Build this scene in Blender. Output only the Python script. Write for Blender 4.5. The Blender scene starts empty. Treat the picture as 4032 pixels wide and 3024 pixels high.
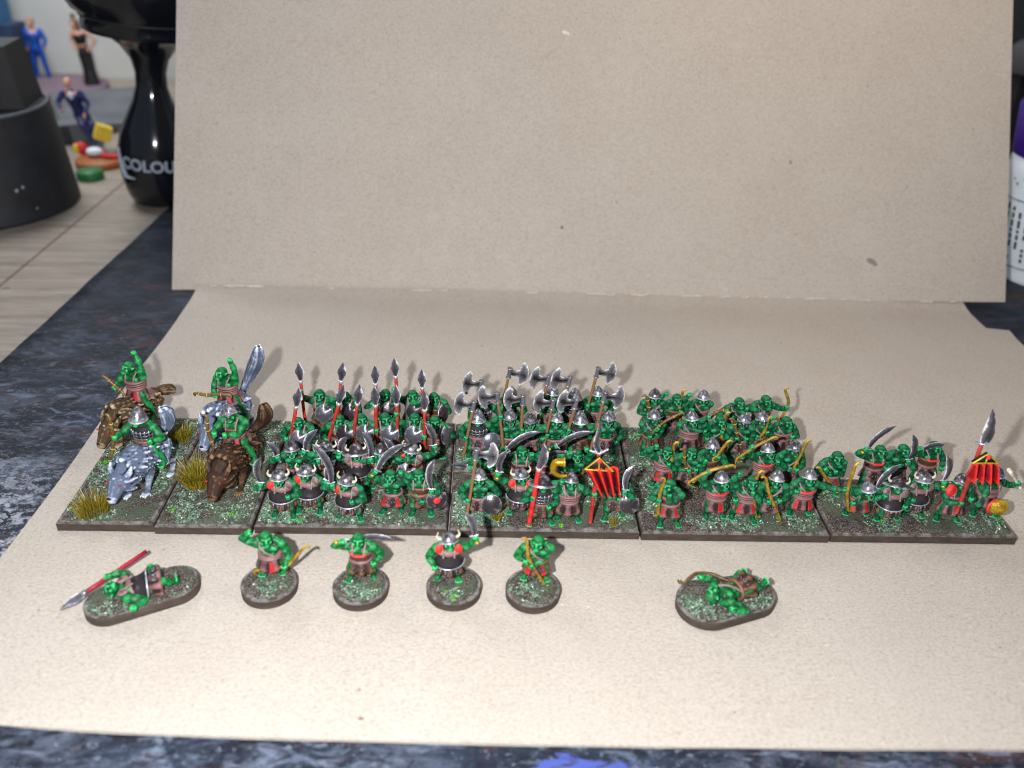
import bpy, bmesh, math, random
import numpy as np
from mathutils import Vector, Matrix, Quaternion
random.seed(7); np.random.seed(7)
SC=bpy.context.scene
COL=SC.collection
# ---------------------------------------------------------------- camera, world, lamps, exposure (1 unit = 1 cm)
CR=Vector((0.99934525,-0.01664671,0.03212404)); CU=Vector((-0.01913093,0.51048193,0.85967564)); CF=Vector((0.03071,0.85972733,-0.50982923))
CPOS=Vector((-1.2798,-13.7774,11.8779))
cam_d=bpy.data.cameras.new('camera'); cam=bpy.data.objects.new('camera',cam_d); COL.objects.link(cam)
m=Matrix.Identity(4)
for i in range(3): m[i][0]=CR[i]; m[i][1]=CU[i]; m[i][2]=-CF[i]; m[i][3]=CPOS[i]
cam.matrix_world=m
cam_d.sensor_width=36; cam_d.lens=3388.77/4032*36; cam_d.clip_start=.5; cam_d.clip_end=600
cam_d.dof.use_dof=True; cam_d.dof.focus_distance=(Vector((0,2.2,1.0))-CPOS).dot(CF); cam_d.dof.aperture_fstop=.155
SC.camera=cam
w=bpy.data.worlds.new('World'); SC.world=w; w.use_nodes=True
w.node_tree.nodes['Background'].inputs[0].default_value=(.66,.78,1.0,1); w.node_tree.nodes['Background'].inputs[1].default_value=.3
def lamp(name,kind,loc,power,color,size,aim=None):
    d=bpy.data.lights.new(name,kind); d.energy=power; d.color=color
    if kind=='AREA': d.shape='DISK'; d.size=size
    else: d.shadow_soft_size=size
    o=bpy.data.objects.new(name,d); COL.objects.link(o); o.location=loc
    if aim is not None: o.rotation_euler=(Vector(aim)-Vector(loc)).to_track_quat('-Z','Y').to_euler()
    return o
lamp('phone_flash','POINT',CPOS-CR*2.3+CU*.25,26000,(.985,.985,1.0),.26)
lamp('desk_lamp','AREA',(11,4,24),2000,(1.0,.8,.58),7,(7,15,8))
lamp('rear_fill_light','AREA',(-26,30,34),12500,(.93,.96,1.0),14,(-24,36,0))  # unseen fill lamp, added to brighten the back of the desk and wall
SC.view_settings.view_transform='Standard'; SC.view_settings.look='None'; SC.view_settings.exposure=0; SC.view_settings.gamma=1
SC.cycles.filter_width=1.1; SC.cycles.max_bounces=6; SC.cycles.diffuse_bounces=3; SC.cycles.glossy_bounces=3

# ---------------------------------------------------------------- materials
def lin(r,g,b):
    f=lambda c:(c/255/12.92) if c/255<=.04045 else ((c/255+.055)/1.055)**2.4
    return (f(r),f(g),f(b),1)
def newmat(name):
    mt=bpy.data.materials.new(name); mt.use_nodes=True; nt=mt.node_tree
    return mt,nt,nt.nodes['Principled BSDF']
def N(nt,t,**k):
    n=nt.nodes.new(t)
    for a,b in k.items():
        if a in n.inputs.keys(): n.inputs[a].default_value=b
        else: setattr(n,a,b)
    return n
def ramp(nt,stops,src=None):
    n=nt.nodes.new('ShaderNodeValToRGB'); e=n.color_ramp.elements
    while len(e)<len(stops): e.new(.5)
    for i,(p,c) in enumerate(stops): e[i].position=p; e[i].color=c if len(c)==4 else (*c,1)
    if src is not None: nt.links.new(src,n.inputs[0])
    return n
def mix(nt,a,b,f,mode='MIX'):
    n=nt.nodes.new('ShaderNodeMix'); n.data_type='RGBA'; n.blend_type=mode
    for s,v in ((0,f),(6,a),(7,b)):
        if hasattr(v,'links') or isinstance(v,bpy.types.NodeSocket): nt.links.new(v,n.inputs[s])
        else: n.inputs[s].default_value=v
    return n.outputs[2]
def objco(nt,scale=(1,1,1),gen='Object'):
    tc=nt.nodes.new('ShaderNodeTexCoord'); mp=nt.nodes.new('ShaderNodeMapping'); mp.inputs['Scale'].default_value=scale
    nt.links.new(tc.outputs[gen],mp.inputs[0]); return mp.outputs[0]
def noise(nt,co,scale,detail=4,rough=.6,dist=0):
    n=nt.nodes.new('ShaderNodeTexNoise'); n.inputs['Scale'].default_value=scale; n.inputs['Detail'].default_value=detail
    n.inputs['Roughness'].default_value=rough; n.inputs['Distortion'].default_value=dist
    nt.links.new(co,n.inputs['Vector']); return n.outputs[0]
def bump(nt,b,h,dist,strength=1):
    n=nt.nodes.new('ShaderNodeBump'); n.inputs['Distance'].default_value=dist; n.inputs['Strength'].default_value=strength
    nt.links.new(h,n.inputs['Height']); nt.links.new(n.outputs[0],b.inputs['Normal'])
def paint(name,dark,base,light,rough=.5,metal=0,amt=1,spec=.4,var=.5,nscale=9,coat=0):
    """layered miniature paint: dark wash that also paints shade into recesses, base coat, drybrushed raised edges, brushy variation"""
    mt,nt,b=newmat(name); co=objco(nt)
    geo=nt.nodes.new('ShaderNodeNewGeometry')
    nz=noise(nt,co,nscale,3,.6)
    g=nt.nodes.new('ShaderNodeMath'); g.operation='MULTIPLY_ADD'; nt.links.new(geo.outputs['Pointiness'],g.inputs[0]); g.inputs[1].default_value=amt*1.7; g.inputs[2].default_value=.5-.5*amt*1.7-.05*var
    ad=nt.nodes.new('ShaderNodeMath'); ad.operation='MULTIPLY_ADD'; nt.links.new(nz,ad.inputs[0]); ad.inputs[1].default_value=.10*var; nt.links.new(g.outputs[0],ad.inputs[2])
    r=ramp(nt,[(.43,dark),(.485,base),(.525,base),(.61,light)],ad.outputs[0])  # dark stop: wash pigment plus recess shade put into the colour
    nt.links.new(r.outputs[0],b.inputs['Base Color'])
    b.inputs['Roughness'].default_value=rough; b.inputs['Metallic'].default_value=metal; b.inputs['Specular IOR Level'].default_value=spec
    b.inputs['Coat Weight'].default_value=coat
    n2=noise(nt,co,45,2); bump(nt,b,n2,.006,.5)
    return mt
def flat(name,c,rough=.5,metal=0,spec=.4,var=.12,nscale=6,bmp=.004):
    mt,nt,b=newmat(name); co=objco(nt); nz=noise(nt,co,nscale,4)
    r=ramp(nt,[(.3,tuple(x*(1-var*2) for x in c[:3])),(.7,tuple(min(1,x*(1+var)) for x in c[:3]))],nz)
    nt.links.new(r.outputs[0],b.inputs['Base Color']); b.inputs['Roughness'].default_value=rough; b.inputs['Metallic'].default_value=metal
    b.inputs['Specular IOR Level'].default_value=spec
    if bmp: bump(nt,b,noise(nt,co,nscale*5,2),bmp,.6)
    return mt
MAT={}
MAT['skin']=paint('green_skin',lin(0,15,12),lin(1,68,39),lin(38,160,98),.55,spec=.3,var=1.1,nscale=12,amt=1.25)
MAT['skin2']=paint('bright_green_skin',lin(0,18,12),lin(2,80,36),lin(42,178,96),.48,spec=.35,var=1.1,nscale=12,amt=1.25)
MAT['mouth']=flat('mouth_dark',lin(30,14,16),.5)
MAT['leather']=paint('leather_brown',lin(12,5,6),lin(40,21,21),lin(128,88,88),.5,var=1.1,amt=1.2)
MAT['leather2']=paint('leather_tan',lin(18,9,6),lin(56,33,22),lin(116,80,60),.5,var=1)
MAT['strap']=paint('strap_pink',lin(38,22,24),lin(78,52,52),lin(160,130,130),.5,var=1.2,amt=.5)
MAT['red']=paint('red_paint',lin(70,3,6),lin(156,15,20),lin(232,58,54),.55,var=1.2,amt=.6)
MAT['clothred']=paint('crimson_cloth',lin(40,2,5),lin(132,10,15),lin(215,42,40),.7,spec=.2,var=1.3,nscale=7,amt=1)
MAT['redwood']=paint('red_shaft',lin(54,6,10),lin(138,26,24),lin(215,78,60),.5,var=1.3,nscale=5,amt=.5)
MAT['wood']=paint('haft_brown',lin(36,22,12),lin(104,74,44),lin(150,116,76),.55,amt=0.6)
MAT['steel']=paint('steel_paint',lin(18,16,18),lin(98,98,106),lin(242,244,250),.3,metal=.6,var=1.4,nscale=14,amt=.5)
MAT['steeld']=paint('worn_steel_paint',lin(12,10,10),lin(60,55,58),lin(214,216,226),.32,metal=.55,var=1.5,nscale=10,amt=.5)
MAT['mail']=paint('mail_silver',lin(18,16,18),lin(74,74,80),lin(210,214,222),.35,metal=.6,var=1.6,nscale=22,amt=.2)
MAT['under']=flat('dark_under_cloth',lin(24,20,22),.7)
MAT['gold']=paint('gold_paint',lin(60,38,2),lin(160,122,14),lin(250,225,90),.32,metal=.5,var=1,amt=0.3)
MAT['bowgold']=paint('bow_yellow',lin(44,28,4),lin(124,94,14),lin(205,174,56),.42,metal=.1,var=1.5,amt=.35)
MAT['bowbrown']=paint('bow_olive',lin(30,20,8),lin(84,64,30),lin(150,124,74),.45,metal=.1,var=1.4,amt=.35)
def blade_mat(name,a,b,c,met=.45,rough=.34):
    mt,nt,bs=newmat(name); at=nt.nodes.new('ShaderNodeAttribute'); at.attribute_name='tone'
    nz=noise(nt,objco(nt),7,4,.7); ad=nt.nodes.new('ShaderNodeMath'); ad.operation='MULTIPLY_ADD'; nt.links.new(nz,ad.inputs[0]); ad.inputs[1].default_value=.9; nt.links.new(at.outputs['Fac'],ad.inputs[2])
    r=ramp(nt,[(.38,a),(.66,b),(.84,tuple(x*1.7 for x in b[:3])+(1,)),(.98,c)]); m2=nt.nodes.new('ShaderNodeMath'); m2.operation='MULTIPLY'; m2.inputs[1].default_value=.66; nt.links.new(ad.outputs[0],m2.inputs[0]); nt.links.new(m2.outputs[0],r.inputs[0])
    nt.links.new(r.outputs[0],bs.inputs['Base Color']); bs.inputs['Metallic'].default_value=met; bs.inputs['Roughness'].default_value=rough
    bump(nt,bs,noise(nt,objco(nt),40,2),.006,.6); return mt
MAT['fitting']=flat('dull_metal_fittings',lin(104,100,106),.4,metal=.5,var=.5,nscale=18)
MAT['bladesteel']=blade_mat('blade_steel',lin(24,21,24),lin(82,80,88),lin(248,248,252))
MAT['axesteel']=blade_mat('axe_steel',lin(40,37,38),lin(112,110,116),lin(250,250,252))
MAT['bone']=paint('bone_paint',lin(90,78,58),lin(146,134,108),lin(240,234,216),.5,var=1.2,amt=.5)
MAT['fur_brown']=paint('brown_wolf_fur',lin(16,10,6),lin(68,52,36),lin(176,156,122),.8,spec=.15,var=1.4,nscale=9,amt=1.2)
MAT['fur_dark']=paint('dark_brown_wolf_fur',lin(9,6,4),lin(48,32,22),lin(126,94,66),.7,spec=.2,var=1.4,nscale=9,amt=1.2)
MAT['fur_grey']=paint('grey_wolf_fur',lin(16,19,28),lin(84,94,114),lin(205,214,230),.8,spec=.15,var=1.4,nscale=9,amt=1.2)
MAT['eye']=flat('red_eye',lin(170,30,34),.3)

def earth_mat():
    mt,nt,b=newmat('painted_earth'); co=objco(nt)
    a=noise(nt,co,1.6,5,.65); c=noise(nt,co,9,5,.75); d=noise(nt,co,34,3,.7)
    base=ramp(nt,[(.35,lin(38,31,27)),(.55,lin(76,64,56)),(.75,lin(118,108,100))],c)
    dry=ramp(nt,[(.5,(0,0,0)),(.66,(1,1,1))],d)
    col=mix(nt,base.outputs[0],lin(142,140,138),dry.outputs[0])
    moss=ramp(nt,[(.5,(0,0,0)),(.62,(.75,.75,.75))],a)
    col=mix(nt,col,lin(84,98,80),moss.outputs[0])
    nt.links.new(col,b.inputs['Base Color']); b.inputs['Roughness'].default_value=.95; b.inputs['Specular IOR Level'].default_value=.1
    bump(nt,b,mix(nt,c,d,.6),.06,1)
    return mt
MAT['earth']=earth_mat()
def plinth_mat():
    mt,nt,b=newmat('plinth_dark_brown'); co=objco(nt,(1,1,3)); geo=nt.nodes.new('ShaderNodeNewGeometry')
    n1=noise(nt,co,3,5,.7); n2=noise(nt,co,26,3,.7)
    r=ramp(nt,[(.3,lin(50,43,38)),(.6,lin(70,60,53)),(.8,lin(84,76,70))],n1)
    sp=ramp(nt,[(.68,(0,0,0)),(.76,(.6,.6,.6))],n2)
    col=mix(nt,r.outputs[0],lin(140,136,132),sp.outputs[0])
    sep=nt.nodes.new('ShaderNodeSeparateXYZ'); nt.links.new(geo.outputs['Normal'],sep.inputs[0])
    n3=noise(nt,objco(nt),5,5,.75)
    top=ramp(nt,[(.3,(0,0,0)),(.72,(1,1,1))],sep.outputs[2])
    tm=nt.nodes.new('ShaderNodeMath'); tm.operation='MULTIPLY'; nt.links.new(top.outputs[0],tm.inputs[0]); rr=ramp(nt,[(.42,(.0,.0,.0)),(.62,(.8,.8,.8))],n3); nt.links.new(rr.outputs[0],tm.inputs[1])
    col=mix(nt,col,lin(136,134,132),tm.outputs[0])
    nt.links.new(col,b.inputs['Base Color']); b.inputs['Roughness'].default_value=.6; b.inputs['Specular IOR Level'].default_value=.25
    bump(nt,b,n1,.02,.6); return mt
MAT['plinth']=plinth_mat()
def attr_mat(name,stops,rough=.7,trans=0,spec=.3):
    mt,nt,b=newmat(name); at=nt.nodes.new('ShaderNodeAttribute'); at.attribute_name='tone'
    r=ramp(nt,stops,at.outputs['Fac']); nt.links.new(r.outputs[0],b.inputs['Base Color']); b.inputs['Roughness'].default_value=rough
    b.inputs['Specular IOR Level'].default_value=spec
    if trans: b.inputs['Subsurface Weight'].default_value=0
    return mt
MAT['flock']=attr_mat('green_flock',[(0,lin(30,52,40)),(.3,lin(72,100,80)),(.6,lin(118,142,120)),(.85,lin(152,170,148)),(.96,lin(176,186,166)),(1,lin(206,210,196))])
MAT['grit']=attr_mat('brown_grit',[(0,lin(42,32,26)),(.5,lin(88,74,64)),(.85,lin(128,116,104)),(1,lin(196,194,190))])
MAT['tuft']=attr_mat('dry_grass_blades',[(0,lin(84,74,14)),(.5,lin(136,120,28)),(.85,lin(176,156,58)),(1,lin(250,238,180))],.3,spec=.6)
MAT['leafy']=attr_mat('bright_green_clump',[(0,lin(40,120,14)),(1,lin(104,190,30))])

def card_mat():
    mt,nt,b=newmat('brown_cardboard'); co=objco(nt)
    a=noise(nt,co,.5,4,.55); f=noise(nt,objco(nt,(1,2.0,2.0)),3.2,6,.78,.6); g=noise(nt,objco(nt,(1,1.5,1.5)),15,4,.8); h=noise(nt,objco(nt,(1,1.7,1.7)),9,3,.6,1.5); c=noise(nt,objco(nt,(1,1.6,1.6)),8,4,.7,.5)
    base=ramp(nt,[(.3,lin(173,164,154)),(.7,lin(177,169,159))],a)
    fib=ramp(nt,[(.36,(.84,.81,.78)),(.5,(.97,.965,.96)),(.62,(1.06,1.05,1.045))],f); col=mix(nt,base.outputs[0],fib.outputs[0],.2,'MULTIPLY')
    c2=ramp(nt,[(.3,(.8,.76,.72)),(.42,(1,1,1)),(.6,(1,1,1)),(.72,(1.1,1.1,1.1))],c); col=mix(nt,col,c2.outputs[0],.8,'MULTIPLY')
    gr=ramp(nt,[(.3,(.72,.68,.64)),(.5,(1,1,1)),(.7,(1.16,1.15,1.14))],g); col=mix(nt,col,gr.outputs[0],.95,'MULTIPLY')
    lightsp=ramp(nt,[(.69,(0,0,0)),(.74,(.7,.7,.7))],h); col=mix(nt,col,lin(224,216,208),lightsp.outputs[0])
    dk=ramp(nt,[(.27,(.6,.6,.6)),(.33,(0,0,0))],h); col=mix(nt,col,lin(140,122,106),dk.outputs[0])
    vo=nt.nodes.new('ShaderNodeTexVoronoi'); vo.inputs['Scale'].default_value=1.1; nt.links.new(co,vo.inputs['Vector'])
    ds=ramp(nt,[(.022,(.8,.8,.8)),(.04,(0,0,0))],vo.outputs['Distance']); col=mix(nt,col,lin(112,98,90),ds.outputs[0])
    nt.links.new(col,b.inputs['Base Color']); b.inputs['Roughness'].default_value=.82; b.inputs['Specular IOR Level'].default_value=.25
    bump(nt,b,mix(nt,c,g,.5),.03,.8); return mt
MAT['card']=card_mat()
def mat_mat():
    mt,nt,b=newmat('paint_stained_mat'); co=objco(nt)
    tc=objco(nt,(1,1,1)); sep=nt.nodes.new('ShaderNodeSeparateXYZ'); nt.links.new(tc,sep.inputs[0])
    def nearness(y0,y1):
        n=nt.nodes.new('ShaderNodeMapRange'); n.inputs[1].default_value=y0; n.inputs[2].default_value=y1; n.inputs[3].default_value=0; n.inputs[4].default_value=1; nt.links.new(sep.outputs[1],n.inputs[0]); return n.outputs[0]
    def layer(col,c,sc,off,lo,hi,scale,dist=.8,amt=1,det=6,rough=.72,gate=None):
        mp=nt.nodes.new('ShaderNodeMapping'); mp.inputs['Scale'].default_value=sc; mp.inputs['Location'].default_value=off; nt.links.new(co,mp.inputs[0])
        n=noise(nt,mp.outputs[0],scale,det,rough,dist); r=ramp(nt,[(lo,(0,0,0)),(hi,(amt,amt,amt))],n); f=r.outputs[0]
        if gate is not None:
            m_=nt.nodes.new('ShaderNodeMath'); m_.operation='MULTIPLY'; nt.links.new(f,m_.inputs[0]); nt.links.new(gate,m_.inputs[1]); f=m_.outputs[0]
        return mix(nt,col,c,f)
    s=noise(nt,objco(nt,(.6,1.1,1)),.7,6,.75,.6)
    base=ramp(nt,[(.35,lin(10,14,22)),(.5,lin(22,29,42)),(.66,lin(42,52,68))],s); col=base.outputs[0]
    g1=nearness(12,4); g2a=nearness(3,-.5)
    gx=nt.nodes.new('ShaderNodeMapRange'); gx.inputs[1].default_value=-9.5; gx.inputs[2].default_value=-12; nt.links.new(sep.outputs[0],gx.inputs[0])
    gm=nt.nodes.new('ShaderNodeMath'); gm.operation='MULTIPLY'; nt.links.new(g2a,gm.inputs[0]); nt.links.new(gx.outputs[0],gm.inputs[1]); g2=gm.outputs[0]
    col=layer(col,lin(88,96,112),(.7,1.3,1),(3,1,0),.49,.64,.85,.5,.8,gate=g1)
    col=layer(col,lin(112,122,142),(.6,1.5,1),(9,4,0),.53,.66,2.2,1.0,.7,gate=g1)
    col=layer(col,lin(72,46,40),(.7,1.4,1),(1,7,2),.56,.64,.8,.9,.6)
    col=layer(col,lin(84,58,50),(.8,1.3,1),(5,2,8),.62,.67,1.3,1.2,.5)
    col=layer(col,lin(124,80,68),(.7,1.4,1),(2,8,4),.69,.73,1.0,1.0,.5)
    col=layer(col,lin(14,17,27),(.8,1.3,1),(7,7,1),.56,.62,1.7,.9,.9)
    col=layer(col,lin(10,12,18),(.9,1.2,1),(4,4,4),.62,.66,4.5,.6,.9)
    col=layer(col,lin(66,92,74),(.7,1.4,1),(8,1,3),.68,.73,.9,.8,.7)
    col=layer(col,lin(150,128,112),(.7,1.4,1),(6,3,9),.66,.71,3.0,.8,.7)
    col=layer(col,lin(196,206,220),(1,1.4,1),(2,5,6),.685,.72,3.6,.7,.85)
    col=layer(col,lin(208,216,228),(1,1.3,1),(5,5,2),.49,.54,4.2,.7,.9,gate=g2)
    col=layer(col,lin(20,20,28),(1,1.3,1),(1,2,2),.5,.55,3.4,.7,.9,gate=g2)
    col=layer(col,lin(104,114,130),(.9,1.3,1),(3,9,1),.60,.64,7,.2,.8,gate=g1)
    col=layer(col,lin(12,14,20),(.9,1.3,1),(6,1,5),.60,.64,9,.2,.8)
    col=layer(col,lin(92,60,46),(.9,1.3,1),(2,6,7),.64,.68,8,.2,.7)
    col=layer(col,lin(60,72,92),(1,1.3,1),(8,6,7),.62,.66,5,.1,.7)
    dsf=nt.nodes.new('ShaderNodeVectorMath'); dsf.operation='DISTANCE'; mp=nt.nodes.new('ShaderNodeMapping'); mp.inputs['Scale'].default_value=(.5,1.4,1)
    nt.links.new(co,mp.inputs[0]); nt.links.new(mp.outputs[0],dsf.inputs[0]); dsf.inputs[1].default_value=(.35*.5,-5.6*1.4,0)
    t=noise(nt,objco(nt,(.6,1.5,1)),2.6,5,.75,1.2)
    ad=nt.nodes.new('ShaderNodeMath'); ad.operation='MULTIPLY_ADD'; nt.links.new(t,ad.inputs[0]); ad.inputs[1].default_value=1.6; nt.links.new(dsf.outputs['Value'],ad.inputs[2])
    mr=nt.nodes.new('ShaderNodeMath'); mr.operation='MULTIPLY'; mr.inputs[1].default_value=.5; nt.links.new(ad.outputs[0],mr.inputs[0]); bl=ramp(nt,[(.64,(1,1,1)),(.70,(0,0,0))],mr.outputs[0])
    col=mix(nt,col,lin(66,80,150),bl.outputs[0])
    nt.links.new(col,b.inputs['Base Color']); b.inputs['Roughness'].default_value=.6; b.inputs['Specular IOR Level'].default_value=.22
    bump(nt,b,mix(nt,s,t,.5),.06,.9); return mt
MAT['mat']=mat_mat()
def wood_mat():
    mt,nt,b=newmat('pale_table_wood'); g=noise(nt,objco(nt,(.12,1.6,1)),2.2,6,.7,.8); a=noise(nt,objco(nt),.35,4,.6); k=noise(nt,objco(nt,(.5,1,1)),1.3,3,.6)
    r=ramp(nt,[(.32,lin(116,104,92)),(.5,lin(142,130,116)),(.66,lin(160,149,134))],g)
    st=ramp(nt,[(.3,(.7,.7,.74)),(.6,(1,1,1))],a); col=mix(nt,r.outputs[0],st.outputs[0],.8,'MULTIPLY')
    sp=ramp(nt,[(.7,(0,0,0)),(.74,(.8,.8,.8))],k); col=mix(nt,col,lin(60,58,66),sp.outputs[0])
    nt.links.new(col,b.inputs['Base Color']); b.inputs['Roughness'].default_value=.55; bump(nt,b,g,.02,.5); return mt
MAT['table']=wood_mat()
MAT['wall']=flat('off_white_wall',lin(196,196,190),.8,var=.04,nscale=.3,bmp=0)
MAT['blackgloss']=flat('glossy_black_plastic',(.006,.007,.010),.12,spec=.6,var=.05,bmp=0)
MAT['blackmatt']=flat('dark_charcoal_plastic',lin(30,32,38),.6,var=.25,nscale=1.2,bmp=.01)
MAT['greyplastic']=flat('dark_grey_block',lin(44,44,46),.7,var=.1,nscale=1)
MAT['bluebox']=flat('blue_box',lin(24,116,172),.5,var=.25,nscale=.6)
MAT['whiteplastic']=flat('white_bottle',lin(214,222,228),.35,var=.03,bmp=0)
MAT['purple']=flat('purple_cap',lin(66,34,140),.4,var=.1,bmp=0)
MAT['cyan']=flat('cyan_plastic',lin(30,150,200),.3,bmp=0)
MAT['print']=flat('grey_print',lin(120,132,144),.5,bmp=0,var=.2,nscale=8)
MAT['ink']=flat('dark_ink',lin(52,58,66),.5,bmp=0)
MAT['hskin']=flat('human_skin_paint',lin(206,150,124),.5); MAT['suitblue']=flat('bright_blue_suit',lin(24,84,184),.5)
MAT['navy']=flat('navy_suit',lin(18,28,82),.5); MAT['blackcloth']=flat('black_dress',lin(22,20,22),.5); MAT['hair1']=flat('ginger_hair',lin(170,112,62),.5)
MAT['hair2']=flat('brown_hair',lin(104,78,52),.5); MAT['shirt']=flat('white_shirt',lin(214,222,230),.5); MAT['yellow']=flat('yellow_block',lin(220,190,50),.5)
MAT['orange']=flat('orange_plastic',lin(150,84,34),.5); MAT['greenp']=flat('green_plastic',lin(30,104,48),.5); MAT['mauve']=flat('mauve_disc',lin(120,100,110),.6); MAT['slate']=flat('grey_slab',lin(92,94,98),.7,var=.15,nscale=.5)

# ---------------------------------------------------------------- mesh kit
V3=lambda *a: np.array(a,float)
def unit(v): n=np.linalg.norm(v); return v/n if n>1e-9 else V3(0,0,1)
def frame(d,up=None):
    d=unit(d); u=V3(0,0,1) if up is None else np.array(up,float)
    if abs(np.dot(unit(u),d))>.97: u=V3(0,1,0) if abs(d[1])<.9 else V3(1,0,0)
    x=unit(np.cross(u,d)); y=np.cross(d,x); return x,y,d
class MB:
    def __init__(s): s.v=[]; s.f=[]; s.T=None
    def add(s,vs,fs):
        o=len(s.v)
        for p in vs:
            p=np.array(p,float)
            if s.T is not None: p=s.T(p)
            s.v.append(p)
        s.f+= [tuple(i+o for i in f) for f in fs]
    def sph(s,c,r,rot=None,n=12,m=8):
        c=np.array(c,float); r=V3(*(r if hasattr(r,'__len__') else (r,r,r))); vs=[];fs=[]
        vs.append(V3(0,0,r[2]))
        for j in range(1,m):
            a=math.pi*j/m
            for i in range(n):
                b=2*math.pi*i/n; vs.append(V3(r[0]*math.sin(a)*math.cos(b),r[1]*math.sin(a)*math.sin(b),r[2]*math.cos(a)))
        vs.append(V3(0,0,-r[2])); L=len(vs)-1
        for i in range(n): fs.append((0,1+i,1+(i+1)%n))
        for j in range(m-2):
            for i in range(n):
                p=1+j*n; fs.append((p+i,p+n+i,p+n+(i+1)%n,p+(i+1)%n))
        p=1+(m-2)*n
        for i in range(n): fs.append((p+i,L,p+(i+1)%n))
        if rot is not None: vs=[rot@v for v in vs]
        s.add([v+c for v in vs],fs)
    def tube(s,pts,rad,n=8,asp=1.0,up=None,caps=True,round_=True):
        """swept tube; asp flattens the second axis"""
        pts=[np.array(q,float) for q in pts]
        if not hasattr(rad,'__len__'): rad=[rad]*len(pts)
        rad=list(rad)
        if round_ and caps:
            d0=unit(pts[0]-pts[1]); d1=unit(pts[-1]-pts[-2])
            P=[pts[0]+d0*rad[0]*.95,pts[0]+d0*rad[0]*.6]+pts+[pts[-1]+d1*rad[-1]*.6,pts[-1]+d1*rad[-1]*.95]
            Rr=[rad[0]*.3,rad[0]*.8]+rad+[rad[-1]*.8,rad[-1]*.3]
        else: P=pts;Rr=rad
        vs=[];fs=[];px_=None
        for k,q in enumerate(P):
            a=P[max(0,k-1)];b=P[min(len(P)-1,k+1)]; d=unit(b-a)
            if px_ is None: x,y,_=frame(d,up)
            else:
                x=unit(px_-d*np.dot(px_,d)); y=np.cross(d,x)
            px_=x
            for i in range(n):
                t=2*math.pi*i/n; vs.append(q+x*math.cos(t)*Rr[k]+y*math.sin(t)*Rr[k]*asp)
        K=len(P)
        for k in range(K-1):
            for i in range(n): fs.append((k*n+i,k*n+(i+1)%n,(k+1)*n+(i+1)%n,(k+1)*n+i))
        if caps: fs.append(tuple(reversed(range(n)))); fs.append(tuple((K-1)*n+i for i in range(n)))
        s.add(vs,fs)
    def cap(s,a,b,r0,r1,n=10): s.tube([a,b],[r0,r1],n)
    def lathe(s,prof,n=24,c=(0,0),mod=None,closed=True,a0=0,a1=2*math.pi):
        """prof: (rx,ry,z); mod(angle,k)->radial factor"""
        vs=[];fs=[];full=abs(a1-a0-2*math.pi)<1e-6; cols=n if full else n+1
        for k,(rx,ry,z) in enumerate(prof):
            for i in range(cols):
                t=a0+(a1-a0)*i/n; g=mod(t,k) if mod else 1
                vs.append(V3(c[0]+rx*g*math.cos(t),c[1]+ry*g*math.sin(t),z))
        for k in range(len(prof)-1):
            for i in range(n):
                j=(i+1)%cols if full else i+1
                fs.append((k*cols+i,k*cols+j,(k+1)*cols+j,(k+1)*cols+i))
        if closed and full: fs.append(tuple(reversed(range(cols)))); fs.append(tuple((len(prof)-1)*cols+i for i in range(cols)))
        s.add(vs,fs)
    def box(s,c,h,rot=None,taper=1.0):
        c=np.array(c,float);vs=[]
        for z in (-1,1):
            for x,y in ((-1,-1),(1,-1),(1,1),(-1,1)):
                k=taper if z>0 else 1
                v=V3(x*h[0]*k,y*h[1]*k,z*h[2]); vs.append((rot@v if rot is not None else v)+c)
        s.add(vs,[(3,2,1,0),(4,5,6,7),(0,1,5,4),(1,2,6,5),(2,3,7,6),(3,0,4,7)])
    def blade(s,pts,wid,thk,side):
        """diamond-section blade along pts; side = direction of the width"""
        vs=[];fs=[];K=len(pts)
        for k,q in enumerate(pts):
            q=np.array(q,float); a=np.array(pts[max(0,k-1)],float); b=np.array(pts[min(K-1,k+1)],float); d=unit(b-a)
            nrm=unit(np.cross(d,side)); w_=unit(np.cross(nrm,d))
            for v in (w_*wid[k],nrm*thk*min(1,wid[k]/max(wid)+.2),-w_*wid[k],-nrm*thk*min(1,wid[k]/max(wid)+.2)): vs.append(q+v)
        for k in range(K-1):
            for i in range(4): fs.append((k*4+i,k*4+(i+1)%4,(k+1)*4+(i+1)%4,(k+1)*4+i))
        fs.append((3,2,1,0)); fs.append(tuple((K-1)*4+i for i in range(4)))
        s.add(vs,fs)
    def bladeT(s,pts,wid,thk,side,e=(1.,.25)):
        o=len(s.v); s.blade(pts,wid,thk,side)
        K=len(pts); s.tone=getattr(s,'tone',[])
        while len(s.tone)<o: s.tone.append(.5)
        for k in range(K):
            t=k/(K-1); s.tone+=[e[0],e[1]+.35*t,e[0]*.85,e[1]+.35*t]
    def ring(s,c,R,r,n=20,m=6,ax=(0,0,1),asp=1.0):
        x,y,z=frame(np.array(ax,float)); vs=[];fs=[];c=np.array(c,float)
        if not hasattr(R,'__len__'): R=(R,R)
        for i in range(n):
            t=2*math.pi*i/n; rd=unit(x*math.cos(t)+y*math.sin(t)); pc=c+x*math.cos(t)*R[0]+y*math.sin(t)*R[1]
            for j in range(m):
                u=2*math.pi*j/m; vs.append(pc+rd*math.cos(u)*r+z*math.sin(u)*r*asp)
        for i in range(n):
            for j in range(m): fs.append((i*m+j,((i+1)%n)*m+j,((i+1)%n)*m+(j+1)%m,i*m+(j+1)%m))
        s.add(vs,fs)
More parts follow.
